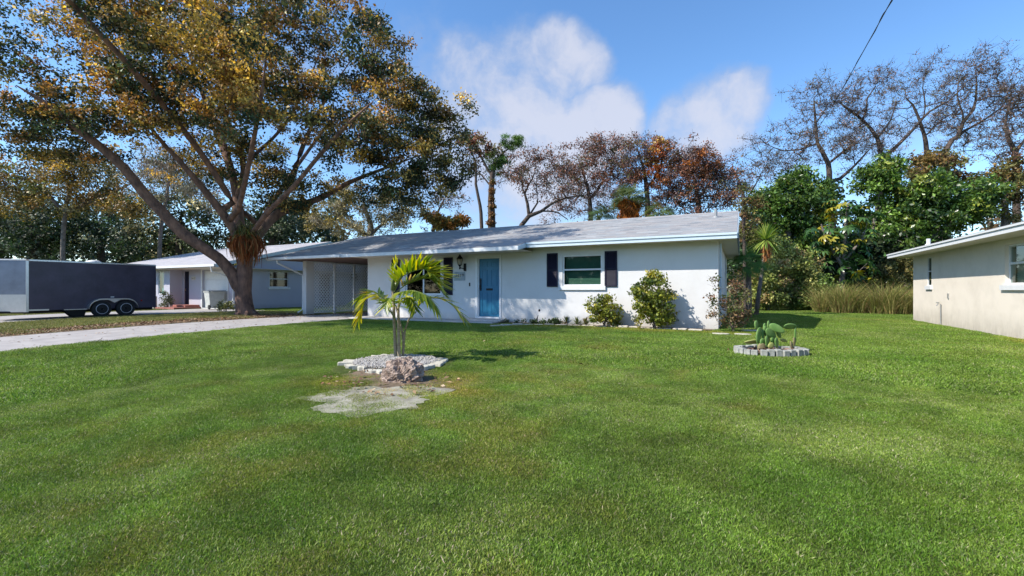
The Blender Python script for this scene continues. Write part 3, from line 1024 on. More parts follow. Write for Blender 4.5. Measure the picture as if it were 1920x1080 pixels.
# ------------------------------------------------------------------ right neighbour
RX = 5.69
rh = thing('house', (RX, 21.9, 0), 'cream neighbour house with a blank side wall, narrow slot window and white eave', 'house')
rf = lambda u, o, z: (RX - o, u, z)
rw1 = (13.2, 15.27, 1.24, 2.2)
rw2 = (20.07, 20.44, 1.26, 2.22)
rw = mapped(wall_mb(4.0, 21.9, -0.4, 2.45, 0.2, [rw1, rw2]), rf)
rw.box(RX + 0.2, RX + 9, 21.7, 21.9, -0.4, 2.45); rw.box(RX + .2, RX + 9, 4.0, 4.2, -0.4, 2.45); rw.box(RX + 9, RX + 9.2, 4, 21.9, -.4, 2.45)
tris_poly(rw, [(RX, 21.9, 2.45), (RX + 9.2, 21.9, 2.45), (RX + 4.6, 21.9, 3.5)], (0, -0.2, 0))
tris_poly(rw, [(RX, 4.0, 2.45), (RX + 9.2, 4.0, 2.45), (RX + 4.6, 4.0, 3.5)], (0, 0.2, 0))
rw.build('wall', M['cream_wall'], rh)
MB().box(RX + 1.5, RX + 1.56, 4.3, 21.6, 0.0, 2.44).build('dark_backing', M['dark_room'], rh)  # unlit depth behind the panes, painted as a dark panel
RE = RX - 0.61
roof_side('roof', rh, M['shingle_grey'], (RE, 22.5, 2.50), (RE, 3.4, 2.50), (5.21, 0, 1.15), thick=0.05)
roof_side('roof', rh, M['shingle_grey'], (RE + 10.42, 3.4, 2.50), (RE + 10.42, 22.5, 2.50), (-5.21, 0, 1.15), thick=0.05)
MB().box(RE - 0.022, RE, 3.4, 22.5, 2.335, 2.488).build('fascia', M['trim'], rh)
MB().box(RE - 0.05, RE - 0.024, 3.4, 22.5, 2.44, 2.485).build('drip_board', M['trim'], rh)
MB().box(RE + .002, RX - .002, 3.45, 22.49, 2.34, 2.355).build('soffit', M['soffit'], rh)
rr_ = MB()
tris_poly(rr_, [(RE, 22.501, 2.49), (RE + 5.21, 22.501, 3.64), (RE + 5.21, 22.501, 3.48), (RE, 22.501, 2.335)], (0, 0.024, 0))
tris_poly(rr_, [(RE + 5.212, 22.501, 3.64), (RE + 10.42, 22.501, 2.49), (RE + 10.42, 22.501, 2.335), (RE + 5.212, 22.501, 3.48)], (0, 0.024, 0))
rr_.build('rake_board', M['trim'], rh)
window(rh, rf, *rw1, mid_z=1.75, pane='pane', blind='blind_pale', out=-0.07, sill_over=0.12)
window(rh, rf, *rw2, mid_z=1.75, pane='pane_dark', blind=None, out=-0.006, w=0.028, sill_over=0.09)
vv = on_x(1741, 446, RE + 0.75)
MB().lathe((RE + 0.75, vv.y, 2.62), [(0.06, 0), (0.06, 0.28)], 12).lathe((RE + .75, vv.y, 2.62), [(0.14, 0), (0.08, 0.1)], 12).build('vent_pipe', M['trim'], rh)
hb = on_x(1766, 570, RX)
hm = MB().tube([(RX - .03, hb.y, 0.05), (RX - .03, hb.y, hb.z), (RX - .10, hb.y, hb.z), (RX - .13, hb.y, hb.z - .06)], 0.014, 6)
hm.lathe((RX - .10, hb.y, hb.z + .02), [(.012, 0), (.045, .02), (.045, .035)], 8)
hm.build('hose_bib', M['galv'], rh)
hb2 = on_x(1779, 555, RX)
MB().box(RX - 0.03, RX - .002, hb2.y - .03, hb2.y + .03, hb2.z - .08, hb2.z + .08).build('outlet_box', M['galv'], rh)


# ------------------------------------------------------------------ trees and foliage
def leaf_quads(cent, L_, W_, rng, droop=0.0, flat=0.0):
    """one folded quad per centre; flat > 0 turns the blades towards level"""
    n = len(cent)
    a = rng.normal(size=(n, 3)); a[:, 2] -= droop
    a /= np.linalg.norm(a, axis=1, keepdims=True)
    q = rng.normal(size=(n, 3)); q[:, 2] += flat * 2.0
    b = np.cross(a, q); b /= np.linalg.norm(b, axis=1, keepdims=True) + 1e-9
    nn = np.cross(a, b)
    s = rng.uniform(0.7, 1.3, (n, 1))
    L2 = a * L_ * s * 0.5; W2 = b * W_ * s * 0.5; H = nn * W_ * s * 0.18
    v = np.stack([cent - L2, cent + W2 + H, cent + L2, cent - W2 + H], axis=1).reshape(-1, 3)
    f = np.arange(n * 4, dtype=np.int32).reshape(-1, 4)
    return v, f


def pick_cols(n, pal, rng, jit=0.25):
    w = np.array([p[0] for p in pal], float); w /= w.sum()
    c = np.array([p[1] for p in pal], float)
    k = rng.choice(len(pal), n, p=w)
    return c[k] * np.exp(rng.normal(0, jit, (n, 1)))


def foliage(name, parent, clusters, radii, per, L_, W_, pal, rng, mat='leaf', flatten=0.75, jit=0.28, droop=0.2, kind=None, cl_jit=0.2, flat=0.0, stray=0.15):
    clusters = np.asarray(clusters, float)
    n = len(clusters)
    radii = np.broadcast_to(np.asarray(radii, float), (n,))
    cols = pick_cols(n, pal, rng, cl_jit)
    cnt = np.maximum(1, (per * rng.uniform(0.6, 1.4, n)).astype(int))
    idx = np.repeat(np.arange(n), cnt)
    off = rng.normal(size=(len(idx), 3))
    off /= np.linalg.norm(off, axis=1, keepdims=True)
    off *= (rng.uniform(0, 1, (len(idx), 1)) ** 0.5) * np.where(rng.uniform(size=(len(idx), 1)) < stray, 1.5, 1.0)
    off[:, 2] *= flatten
    cent = clusters[idx] + off * radii[idx][:, None]
    v, f = leaf_quads(cent, L_, W_, rng, droop, flat)
    lc = cols[idx] * np.exp(rng.normal(0, jit, (len(idx), 1)))
    # a few leaves take another colour of the palette
    sw = rng.uniform(size=len(idx)) < 0.18
    lc[sw] = pick_cols(sw.sum(), pal, rng, jit)
    ob = fast_mesh(name, v, f, M[mat], parent, np.repeat(lc, 4, axis=0))
    if kind: ob['kind'] = kind
    return ob


def lobe_points(lobes, d0, rng, dens=1.0, vs=0.85, clump=1, spread=.8):
    """(px, py, depth offset, radius px, count) -> points filling each lobe, more of them near its surface"""
    pts = []
    for (px, py, dd, r, n) in lobes:
        d = d0 + dd
        c = at(px, py, d)
        R = r * d / F
        k = max(2, int(n * dens / clump))
        o = rng.normal(size=(k, 3)); o /= np.linalg.norm(o, axis=1, keepdims=True)
        o *= (rng.uniform(0.12, 1, (k, 1)) ** 0.45) * R
        o[:, 2] *= vs
        o = o + np.array([c.x, c.y, c.z])
        if clump > 1:
            # twig sprays: several clusters round each bough end
            o = np.repeat(o, clump, axis=0) + rng.normal(0, spread, (k * clump, 3)) * np.array([1, 1, .45])
        pts.append(o)
    p = np.concatenate(pts)
    return p[p[:, 2] > 0.06]


def grow(polys, clusters, rng, step=0.45, tip=0.012, expo=2.3, wig=0.12, up_pen=0.5, minr=None):
    """limbs first (list of polylines of (point, radius)), then every cluster joins the nearest limb"""
    P, par, fix = [], [], []
    for poly in polys:
        pts = [Vector(p) for p, r in poly]; rs = [r for p, r in poly]
        if not P:
            P.append(np.array(pts[0])); par.append(-1); fix.append(rs[0]); last = 0
        else:
            dd = np.linalg.norm(np.array(P) - np.array(pts[0]), axis=1)
            last = int(dd.argmin())
        for k in range(len(pts) - 1):
            n = max(1, int((pts[k + 1] - pts[k]).length / step))
            for q in range(1, n + 1):
                t = q / n
                # smooth the corners a little with Catmull-Rom
                p0 = pts[max(k - 1, 0)]; p1 = pts[k]; p2 = pts[k + 1]; p3 = pts[min(k + 2, len(pts) - 1)]
                pt = 0.5 * ((2 * p1) + (p2 - p0) * t + (2 * p0 - 5 * p1 + 4 * p2 - p3) * t * t + (3 * p1 - p0 - 3 * p2 + p3) * t ** 3)
                P.append(np.array(pt)); par.append(last); fix.append(rs[k] + (rs[k + 1] - rs[k]) * t)
                last = len(P) - 1
    nfix = len(P)
    cl = np.asarray(clusters, float)
    n = len(cl)
    best = np.full(n, 1e9); bi = np.zeros(n, int)

    def upd(i0, i1):
        A = np.array(P[i0:i1])
        d = cl[:, None, :] - A[None]
        dist = np.linalg.norm(d, axis=2)
        cost = dist + up_pen * np.maximum(0, -d[:, :, 2]) * 1.2
        k = cost.argmin(1); c = cost[np.arange(n), k]
        m = c < best
        best[m] = c[m]; bi[m] = k[m] + i0
    # skip the lower trunk as a foot for branches
    upd(0, len(P))
    done = np.zeros(n, bool)
    for _ in range(n):
        c = np.where(done, 1e9, best)
        k = int(c.argmin()); done[k] = True
        i = bi[k]
        a, b = np.array(P[i]), cl[k]
        L_ = np.linalg.norm(b - a)
        m = max(1, int(round(L_ / step)))
        bow = rng.normal(0, wig, 3) * L_ * 0.5
        bow[2] += 0.06 * L_
        i0 = len(P); last = i
        for q in range(1, m + 1):
            t = q / m
            P.append(a + (b - a) * t + bow * (4 * t * (1 - t)) * 0.5 + rng.normal(0, wig * step * 0.25, 3) * (0 if q == m else 1))
            par.append(last); fix.append(0.0); last = len(P) - 1
        upd(i0, len(P))
    par = np.array(par)
    N_ = len(P)
    acc = np.zeros(N_); R = np.zeros(N_)
    kids = [[] for _ in range(N_)]
    for i in range(N_ - 1, -1, -1):
        R[i] = max(tip, acc[i] ** (1 / expo) if acc[i] > 0 else tip)
        if fix[i] > 0: R[i] = fix[i] if i < nfix else max(R[i], fix[i])
        if par[i] >= 0:
            kids[par[i]].append(i)
            if i >= nfix: acc[par[i]] += R[i] ** expo
    for i in range(nfix, N_):
        R[i] = min(R[i], R[par[i]] * 0.85)
    return np.array(P), par, R, kids


def limb_mesh(name, parent, P, par, R, kids, material, twigs=None):
    mb = MB()
    stack = [0]
    heads = [(None, 0)]
    while heads:
        pre, i = heads.pop()
        path = [] if pre is None else [pre]
        cur = i
        while True:
            path.append(cur)
            ks = kids[cur]
            if not ks: break
            ks = sorted(ks, key=lambda q: -R[q])
            for q in ks[1:]:
                heads.append((cur, q))
            cur = ks[0]
        if len(path) < 2: continue
        rad = [R[q] for q in path]
        if pre is not None:
            rad[0] = min(rad[0], rad[1] * 1.15)
        rmax = max(rad)
        n = 10 if rmax > 0.2 else 7 if rmax > 0.08 else 5 if rmax > 0.03 else 3
        mb.tube([P[q] for q in path], rad, n, cap=False)
    if twigs is not None:
        for (a, b, r) in twigs:
            mb.tube([a, b], [r, r * 0.4], 3, cap=False)
    return mb.build(name, M[material], parent, smooth=True)


def add_twigs(cl, rng, k, length, r):
    out = []
    for c in cl:
        for _ in range(k):
            d = rng.normal(size=3); d[2] += 0.35
            d /= np.linalg.norm(d)
            out.append((c, c + d * length * rng.uniform(.5, 1.2), r))
    return out


def poly_px(pts, d0):
    """[(px, py, depth offset, radius m)] -> [(point, radius)]"""
    return [(at(px, py, d0 + dd), r) for (px, py, dd, r) in pts]


def tree(name, label, group, d, limbs, lobes, pal, rng_seed, leaf=(0.2, 0.11), per=60, cr=0.6, bark='bark_dark', mat='leaf',
         tip=0.015, twig=0, twig_len=0.5, dens=1.0, extra=(), cat='tree', step=0.6, vs=0.85, wig=0.12, jit=0.28, flatten=0.75, droop=0.2, crown='crown', cl_jit=0.22, flat=0.0, limb_k=1.0, clump=1, spread=.8):
    rng = np.random.default_rng(rng_seed)
    px, py, dd, r = limbs[0][0]
    b = base_at(px, d + dd)
    root = thing(name, b, label, cat, group)
    polys = [[(p, r * limb_k) for p, r in poly_px(l, d)] for l in limbs]
    polys[0][0] = (b + Vector((0, 0, -0.15)), polys[0][0][1])
    cl = lobe_points(lobes, d, rng, dens, vs, clump, spread)
    P, par, R, kids = grow(polys, cl, rng, step, tip, wig=wig)
    tw = add_twigs(cl, rng, twig, twig_len, tip * 0.6) if twig else None
    limb_mesh('trunk', root, P, par, R, kids, bark, tw)
    if per:
        foliage(crown, root, cl, cr, per, leaf[0], leaf[1], pal, rng, mat, jit=jit, flatten=flatten, droop=droop, cl_jit=cl_jit, flat=flat)
    for (nm, lb, pal2, per2, leaf2, cr2, dn2) in extra:
        c2 = lobe_points(lb, d, rng, dn2, vs)
        foliage(nm, root, c2, cr2, per2, leaf2[0], leaf2[1], pal2, rng, mat, jit=jit, droop=0.5)
    return root


GOLD, ORNG, OLIV, DARK = (.47, .32, .085), (.28, .15, .052), (.125, .118, .038), (.028, .046, .020)
RUST, MAUV, VINE = (.22, .09, .052), (.165, .12, .115), (.36, .125, .025)
MIDG, DEEP, YELG = (.080, .145, .028), (.030, .065, .018), (.24, .27, .05)
PALE = (.30, .26, .14)

# ---- the big tree beside the drive
D0 = 20.0
big_limbs = [
    [(462, 592, 0, .46), (458, 570, 0, .40), (456, 545, 0, .39), (458, 515, 0, .37), (460, 485, 0, .35), (457, 462, 0, .32)],
    [(450, 552, -.1, .30), (436, 515, -.2, .28), (410, 484, -.4, .26), (380, 464, -.7, .255), (345, 440, -1.0, .27), (308, 402, -1.3, .25), (270, 362, -1.6, .23),
     (235, 318, -1.9, .21), (195, 281, -2.2, .19), (150, 245, -2.6, .17), (95, 200, -3.0, .12), (30, 160, -3.4, .07)],
    [(457, 470, .1, .33), (449, 430, .2, .27), (446, 390, .3, .25), (441, 350, .5, .21), (424, 285, .6, .15), (410, 240, .7, .12), (385, 190, .6, .10), (365, 130, .5, .07), (340, 60, .4, .05)],
    [(446, 375, .4, .18), (457, 320, .2, .15), (450, 280, -.1, .13), (432, 240, -.4, .11), (415, 205, -.7, .09), (420, 140, -1, .07), (430, 60, -1.2, .05)],
    [(452, 455, -.2, .22), (428, 415, -.6, .20), (398, 375, -1.1, .17), (365, 335, -1.6, .14), (335, 300, -2.0, .11), (290, 250, -2.5, .08), (250, 180, -3, .06)],
    [(465, 462, .3, .32), (495, 425, .6, .26), (525, 398, .9, .22), (565, 385, 1.1, .18), (612, 366, 1.2, .15), (655, 342, 1.3, .12), (715, 318, 1.4, .08), (790, 290, 1.5, .05)],
    [(520, 400, .9, .18), (545, 345, 1.4, .15), (562, 290, 1.6, .13), (585, 235, 1.7, .10), (620, 170, 1.8, .07), (660, 110, 1.9, .05)],
    [(470, 440, -.6, .13), (505, 395, -1.6, .11), (550, 350, -2.6, .10), (600, 290, -3.4, .085), (650, 235, -4.0, .07), (700, 190, -4.4, .05)],
    [(446, 400, -1, .13), (462, 330, -2.4, .11), (478, 250, -3.6, .09), (490, 180, -4.6, .075), (500, 100, -5.2, .05)],
    [(446, 395, 1, .13), (430, 320, 2.6, .11), (400, 240, 4.0, .09), (370, 150, 5.0, .07), (350, 60, 5.5, .05)],
    [(480, 430, 1.5, .14), (530, 350, 3.2, .12), (580, 280, 4.6, .10), (640, 200, 5.4, .07)],
    [(443, 360, .4, .12), (470, 300, 1.2, .10), (520, 250, 1.8, .08), (560, 190, 2.0, .06), (600, 100, 2.0, .05)],
]
big_lobes = [
    # crown top and middle
    (300, 50, -1, 85, 34), (410, 60, -2, 90, 40), (520, 60, -1, 75, 30), (440, 150, -4, 65, 26), (350, 130, -2.5, 70, 24), (255, 115, -2, 60, 16),
    (510, 150, -3, 65, 26), (590, 60, 0, 40, 11), (560, 200, -2.5, 60, 20), (480, 215, -4.5, 52, 14), (400, 190, -3, 55, 14), (625, 215, -2, 40, 11),
    (300, -60, 0, 110, 34), (450, -70, 0, 110, 36), (570, -30, 1, 60, 14), (160, -40, 0, 100, 24), (420, -170, 0, 130, 26), (260, -160, 1, 120, 20),
    # the ragged right side
    (680, 50, 0, 36, 13), (712, 92, -.5, 34, 13), (662, 120, -1, 38, 12), (700, 150, 0, 32, 9), (640, 25, 1, 28, 6), (735, 130, 0, 18, 4), (770, 160, -1, 28, 10), (745, 195, -1.5, 36, 14), (790, 195, -1, 28, 10), (720, 240, -2, 46, 18), (780, 245, -1, 42, 16),
    (825, 225, 0, 30, 11), (858, 225, .5, 22, 6), (850, 265, .5, 32, 11), (830, 305, 0, 36, 13), (775, 300, -1, 42, 15), (715, 295, -1, 44, 14), (660, 265, -3, 40, 10), (805, 345, 0, 34, 10), (750, 345, .5, 40, 14), (770, 375, .5, 22, 5), (700, 360, .8, 26, 5), (835, 340, 0, 26, 6), (680, 315, 1, 28, 6),
    (605, 290, 1.5, 34, 7), (560, 250, 2, 40, 9), (540, 372, .3, 30, 14), (560, 345, 0, 20, 6), (525, 350, 0, 18, 4), (690, 190, 2, 44, 10), (615, 350, .8, 24, 5),
    # left side, darker, with holes
    (165, 60, -2, 70, 20), (70, 30, -1, 60, 12), (30, 120, -3, 55, 16), (215, 150, -3.5, 46, 14), (30, 210, -3, 62, 22), (115, 235, -2.5, 52, 18), (185, 205, -3, 48, 15), (60, 280, -1, 50, 13), (270, 175, -3, 45, 12),
    (-60, 80, -2, 100, 20), (-70, 220, -2, 95, 20), (-180, 150, -1, 110, 16), (300, 225, -3, 42, 10), (265, 250, -1.5, 42, 8), (170, 295, 0, 40, 7), (345, 240, -2, 40, 9), (390, 265, 1.5, 45, 8), (350, 310, 2, 40, 7), (310, 290, 1, 36, 6), (480, 300, 2.5, 40, 9), (420, 330, 2.5, 36, 7), (510, 300, 1.5, 36, 7), (455, 270, -.5, 36, 7), (400, 290, -1, 34, 6), (500, 330, 3, 30, 5),
    # behind
    (380, 60, 5.5, 110, 20), (520, 130, 5, 85, 14), (260, 130, 5, 90, 13), (620, 160, 4.5, 60, 8), (440, 220, 5.5, 80, 9), (330, -60, 5, 130, 18),
    # in front, towards the camera
    (540, -60, -6, 90, 16), (380, -60, -6.5, 110, 20), (200, -40, -6, 100, 16), (300, 40, -6, 80, 9), (470, 50, -6.5, 70, 10), (640, 40, -6.5, 34, 4),
]


def big_tree():
    rng = np.random.default_rng(11)
    b = base_at(462, D0)
    root = thing('tree', b, 'tall spreading tree with golden brown and dark green leaves and forked trunk beside the drive', 'tree')
    polys = [poly_px(l, D0) for l in big_limbs]
    for q in polys[1:]:
        q[-1] = (q[-1][0], .02)
    polys[0][0] = (b + Vector((0, 0, -.12)), .50)
    cl = lobe_points(big_lobes, D0, rng, 1.8, 0.85, 4, .5)
    # unseen bough high over the lawn, added to shade the grass by the house
    o = rng.normal(size=(120, 3)); o /= np.linalg.norm(o, axis=1, keepdims=True)
    o = o * rng.uniform(.1, 1, (120, 1)) ** .5 * np.array([4.6, 1.7, 1.1]) + np.array([-17.2, 3.5, 11.2])
    cl = np.concatenate([cl, np.repeat(o, 4, axis=0) + rng.normal(0, .5, (480, 3)) * [1, 1, .45]])
    polys.append([(Vector(p), r) for p, r in (((-19.3, 12.3, 4.6), .15), ((-19.0, 10.6, 6.6), .13), ((-18.5, 8.2, 8.6), .11), ((-18.0, 5.8, 10.2), .085), ((-17.2, 3.4, 11.2), .05))])
    P, par, R, kids = grow(polys, cl, rng, .42, .013, wig=.16, up_pen=.6)
    R[R > .03] *= .86
    limb_mesh('trunk', root, P, par, R, kids, 'bark', add_twigs(cl, rng, 2, .55, .006))
    # colour by place: greener to the outside and left, sunlit gold put into the middle top
    ctr = at(430, 90, D0 - 2)
    Rt = Vector((C, S, 0))
    g = np.exp(-((((cl - np.array(ctr)) @ np.array(Rt)) / 5.0) ** 2))
    nz = np.zeros(len(cl))
    for k in range(9):      # smooth patchiness a couple of metres across
        w = rng.normal(0, 1.15, 3); nz += np.sin(cl @ w + rng.uniform(0, 6.28))
    nz = nz / 9
    hi = rng.uniform(size=len(cl)) < np.clip(0.10 + 0.62 * g + 1.5 * nz, .03, .97)
    palA = [(4, GOLD), (2.4, ORNG), (2.2, OLIV), (.9, DARK), (.6, (.46, .34, .14))]
    palB = [(3.4, OLIV), (4.0, DARK), (1.3, ORNG), (1.2, (.045, .07, .03)), (.8, GOLD)]
    foliage('crown', root, cl[hi], .44, 86, .12, .075, palA, rng, 'leaf_sunny', jit=.4, cl_jit=.3, flatten=.6)
    foliage('crown', root, cl[~hi], .45, 90, .12, .075, palB, rng, jit=.45, cl_jit=.35, flatten=.6)
    # clump of brown fern roots hanging in the fork
    fc = at(462, 452, D0 - .75)
    v = []; cols = []; f = []
    for k in range(1500):
        w = rng.uniform(0, 6.283); rr = rng.uniform(.05, .62) * (1 + .25 * math.sin(3 * w))
        z0 = rng.uniform(-.15, .55); ln = rng.uniform(.12, .6) + .45 * rng.uniform() ** 2 + .15 * math.sin(5 * w + 1)
        p0 = np.array([fc.x + rr * math.cos(w), fc.y + rr * math.sin(w) * .8, fc.z + z0 * (1 - rr)])
        dx = rng.normal(0, .10, 3); dx[2] = -ln
        s = rng.normal(size=3); s[2] = 0; s = s / np.linalg.norm(s) * rng.uniform(.010, .022)
        i = len(v)
        p1 = p0 + np.array([math.cos(w), math.sin(w), 0]) * .10 + dx * .5
        p2 = p0 + dx * 1.0 + np.array([math.cos(w), math.sin(w), 0]) * .03
        v += [p0 - s, p0 + s, p1 + s, p1 - s, p2 + s * .5, p2 - s * .5]
        f += [(i, i + 1, i + 2, i + 3), (i + 3, i + 2, i + 4, i + 5)]
        c = np.array([(.26, .085, .03), (.17, .055, .025), (.33, .15, .06), (.12, .10, .04)][rng.choice(4, p=[.4, .3, .2, .1])]) * rng.uniform(.6, 1.4)
        cols += [c] * 6
    fast_mesh('fern_root_clump', np.array(v), f, M['leaf_dry'], root, np.array(cols))
    v = []; cols = []; f = []
    for k in range(260):
        w = rng.uniform(0, 6.283)
        p0 = np.array([fc.x, fc.y, fc.z + .25]) + rng.normal(0, .16, 3)
        out = np.array([math.cos(w), math.sin(w), 0])
        ln = rng.uniform(.25, .7); s = np.cross(out, [0, 0, 1]) * .018
        up_ = rng.uniform(.1, .6)
        i = len(v)
        p1 = p0 + out * ln * .5 + np.array([0, 0, up_ * .5]); p2 = p0 + out * ln + np.array([0, 0, up_ * .1 - .15])
        v += [p0 - s, p0 + s, p1 + s, p1 - s, p2 + s * .2, p2 - s * .2]
        f += [(i, i + 1, i + 2, i + 3), (i + 3, i + 2, i + 4, i + 5)]
        c = np.array([(.10, .14, .035), (.18, .17, .05), (.28, .24, .08)][rng.integers(3)]) * rng.uniform(.6, 1.3)
        cols += [c] * 6
    fast_mesh('fern_leaves', np.array(v), f, M['leaf'], root, np.array(cols))
    # pale sawn limb stub
    sp = at(437, 452, D0 - .9)
    MB().tube([at(452, 470, D0 - .4), sp + Vector((0, 0, .02)), sp + Vector((-.05, -.03, .06))], [.16, .12, .105], 10).build('limb_stub', M['bark_grey'], root, smooth=True)
    # grey moss hanging below the limbs
    ml = lobe_points([(330, 320, 1, 40, 10), (290, 290, .5, 40, 8), (360, 350, 0, 30, 6), (270, 340, 2, 40, 8)], D0, rng, 1)
    foliage('moss', root, ml, .4, 45, .20, .03, [(1, (.28, .24, .21)), (1, (.2, .19, .15))], rng, droop=3.0, mat='leaf_dry')
    # surface roots
    rt = MB()
    for k in range(7):
        w = k * .9 + .3
        o = Vector((math.cos(w), math.sin(w), 0))
        rt.tube([b + o * .24 + Vector((0, 0, .18)), b + o * .44 + Vector((0, 0, .03)), b + o * .72 + Vector((0, 0, -.07))], [.12, .09, .04], 8)
    rt.build('root', M['bark'], root, smooth=True)


big_tree()

# ---- bare winter trees rising behind the green belt on the right
BARE = [(3, MAUV), (2, (.13, .085, .05)), (1, OLIV), (1, (.20, .12, .09))]
bare_kw = dict(leaf=(.15, .065), per=15, cr=.50, bark='bark_dark', tip=.019, twig=7, twig_len=.75, step=.7, wig=.22, dens=3.0, flatten=.7, limb_k=.72, clump=3, spread=.6, droop=.5)
grp_b = 'thinly leaved tall trees behind the green belt'
tree('bare_tree', 'almost leafless tall tree nearest to the white house roof', grp_b, 37,
     [[(1566, 560, 0, .45), (1560, 420, 0, .38), (1555, 360, 0, .33), (1553, 307, 0, .25), (1533, 269, 0, .18), (1529, 231, 0, .13), (1526, 184, 0, .06)],
      [(1557, 345, 0, .22), (1575, 335, .5, .19), (1603, 310, 1, .12), (1630, 280, 1, .07)], [(1555, 310, 0, .16), (1580, 285, -.5, .12), (1605, 268, -1, .08)],
      [(1535, 275, 0, .12), (1500, 280, .5, .09), (1470, 283, 1, .07), (1436, 270, 1, .04)], [(1529, 235, 0, .08), (1550, 200, 0, .05)]],
     [(1500, 265, 0, 45, 16), (1455, 280, 1, 40, 12), (1425, 275, 1, 30, 8), (1530, 195, 0, 45, 16), (1510, 225, 0, 40, 10), (1560, 270, -1, 50, 14), (1600, 290, 0, 40, 10), (1545, 165, 0, 25, 7), (1485, 310, 1, 40, 9), (1590, 250, 0, 30, 7)],
     BARE, 21, **bare_kw)
tree('bare_tree', 'leafless tree with a low fork and long raking limb, second along the skyline', grp_b, 38,
     [[(1652, 560, 0, .45), (1652, 420, 0, .38), (1650, 319, 0, .3), (1652, 297, 0, .28), (1645, 259, 0, .2), (1617, 225, 0, .15), (1579, 196, 0, .1), (1558, 186, 0, .05)],
      [(1652, 297, 0, .24), (1674, 281, .3, .2), (1711, 244, .6, .16), (1743, 209, .9, .12), (1778, 190, 1, .08), (1806, 162, 1, .05)],
      [(1624, 230, 0, .12), (1626, 184, 0, .09), (1642, 162, 0, .05)], [(1645, 259, 0, .12), (1670, 225, -.5, .08), (1680, 190, -.6, .05)]],
     [(1620, 170, 0, 40, 14), (1640, 140, 0, 25, 7), (1590, 195, 0, 35, 9), (1570, 185, 0, 30, 7), (1660, 230, 0, 40, 11), (1620, 255, 0, 45, 12), (1640, 285, 0, 40, 10), (1600, 225, 0, 30, 8), (1670, 270, 0, 30, 7)],
     BARE, 22, **bare_kw)
tree('bare_tree', 'slim leafless tree with a kinked dark trunk, in the middle of the skyline row', grp_b, 40,
     [[(1744, 560, 0, .4), (1742, 400, 0, .34), (1738, 291, 0, .27), (1733, 253, 0, .2), (1724, 225, 0, .15), (1711, 196, 0, .11), (1699, 184, 0, .06)],
      [(1728, 235, 0, .12), (1735, 200, .4, .09), (1730, 165, .5, .05)], [(1733, 258, 0, .1), (1765, 225, 1, .07), (1790, 210, 1, .04)]],
     [(1700, 180, 0, 35, 11), (1690, 150, 0, 28, 8), (1730, 155, 0, 35, 10), (1750, 200, 0, 45, 13), (1740, 120, 0, 25, 5), (1700, 220, 0, 35, 8), (1765, 240, 0, 35, 9)],
     BARE, 23, **bare_kw)
tree('bare_tree', 'tallest thin tree with a broad feathery top over the cream house', grp_b, 37,
     [[(1772, 560, 0, .42), (1775, 400, 0, .36), (1774, 281, 0, .28), (1796, 256, 0, .22), (1806, 228, 0, .18), (1825, 206, 0, .14), (1831, 168, 0, .09), (1830, 130, 0, .05)],
      [(1800, 250, 0, .16), (1845, 225, .6, .11), (1880, 200, .9, .06)], [(1810, 225, 0, .1), (1795, 180, -.5, .07), (1800, 140, -.6, .04)]],
     [(1825, 135, 0, 40, 14), (1850, 125, 0, 35, 11), (1800, 140, 0, 30, 8), (1860, 165, 0, 45, 14), (1885, 195, 0, 45, 13), (1830, 200, 0, 50, 15), (1795, 230, 0, 45, 12), (1850, 240, 0, 45, 12), (1810, 270, 0, 45, 11), (1780, 180, 0, 35, 9)],
     BARE, 24, **bare_kw)
tree('bare_tree', 'leafless tree at the far edge of the skyline, leaning over the cream roof', grp_b, 35,
     [[(1908, 560, 0, .4), (1906, 400, 0, .33), (1903, 285, 0, .24), (1890, 258, 0, .17), (1885, 230, 0, .12), (1895, 190, 0, .07)],
      [(1903, 285, 0, .16), (1935, 245, 0, .12), (1960, 200, 0, .07)]],
     [(1895, 175, 0, 40, 13), (1915, 190, 0, 40, 12), (1890, 230, 0, 45, 12), (1930, 230, 0, 50, 13), (1870, 270, 0, 35, 8), (1960, 190, 0, 50, 12), (1900, 290, 0, 35, 8)],
     BARE, 25, **bare_kw)

# ---- rust coloured trees over the white house roof
RED = [(4, RUST), (2.6, MAUV), (.8, (.22, .11, .05)), (.7, OLIV)]
red_kw = dict(leaf=(.17, .08), per=38, cr=.52, bark='bark_dark', tip=.018, twig=5, twig_len=.7, step=.6, wig=.22, dens=2.7, flatten=.75, limb_k=.7, clump=3, spread=.6, droop=.4)
grp_r = 'rust leaved trees behind the white house'
tree('rust_tree', 'rust leaved tree with an open forked dark trunk rising from the roof ridge', grp_r, 36,
     [[(960, 560, 0, .35), (968, 445, 0, .3), (978, 422, 0, .26), (992, 405, 0, .24), (989, 382, 0, .17), (984, 363, 0, .13), (998, 335, 0, .08)],
      [(992, 405, 0, .2), (1015, 396, 0, .17), (1034, 382, 0, .14), (1062, 371, 0, .1), (1100, 365, 0, .05)], [(995, 403, 0, .12), (1008, 380, .3, .1), (1005, 345, .3, .06)],
      [(1015, 396, 0, .1), (1045, 398, .2, .08), (1065, 412, .2, .05)]],
     [(985, 325, 0, 35, 13), (1015, 312, 0, 30, 11), (1045, 325, 0, 38, 13), (1000, 292, 0, 18, 5), (960, 318, 0, 28, 8), (1060, 345, 0, 30, 9), (975, 352, 0, 22, 5), (1035, 350, 0, 25, 6)],
     RED, 31, **{**red_kw, 'per': 30})
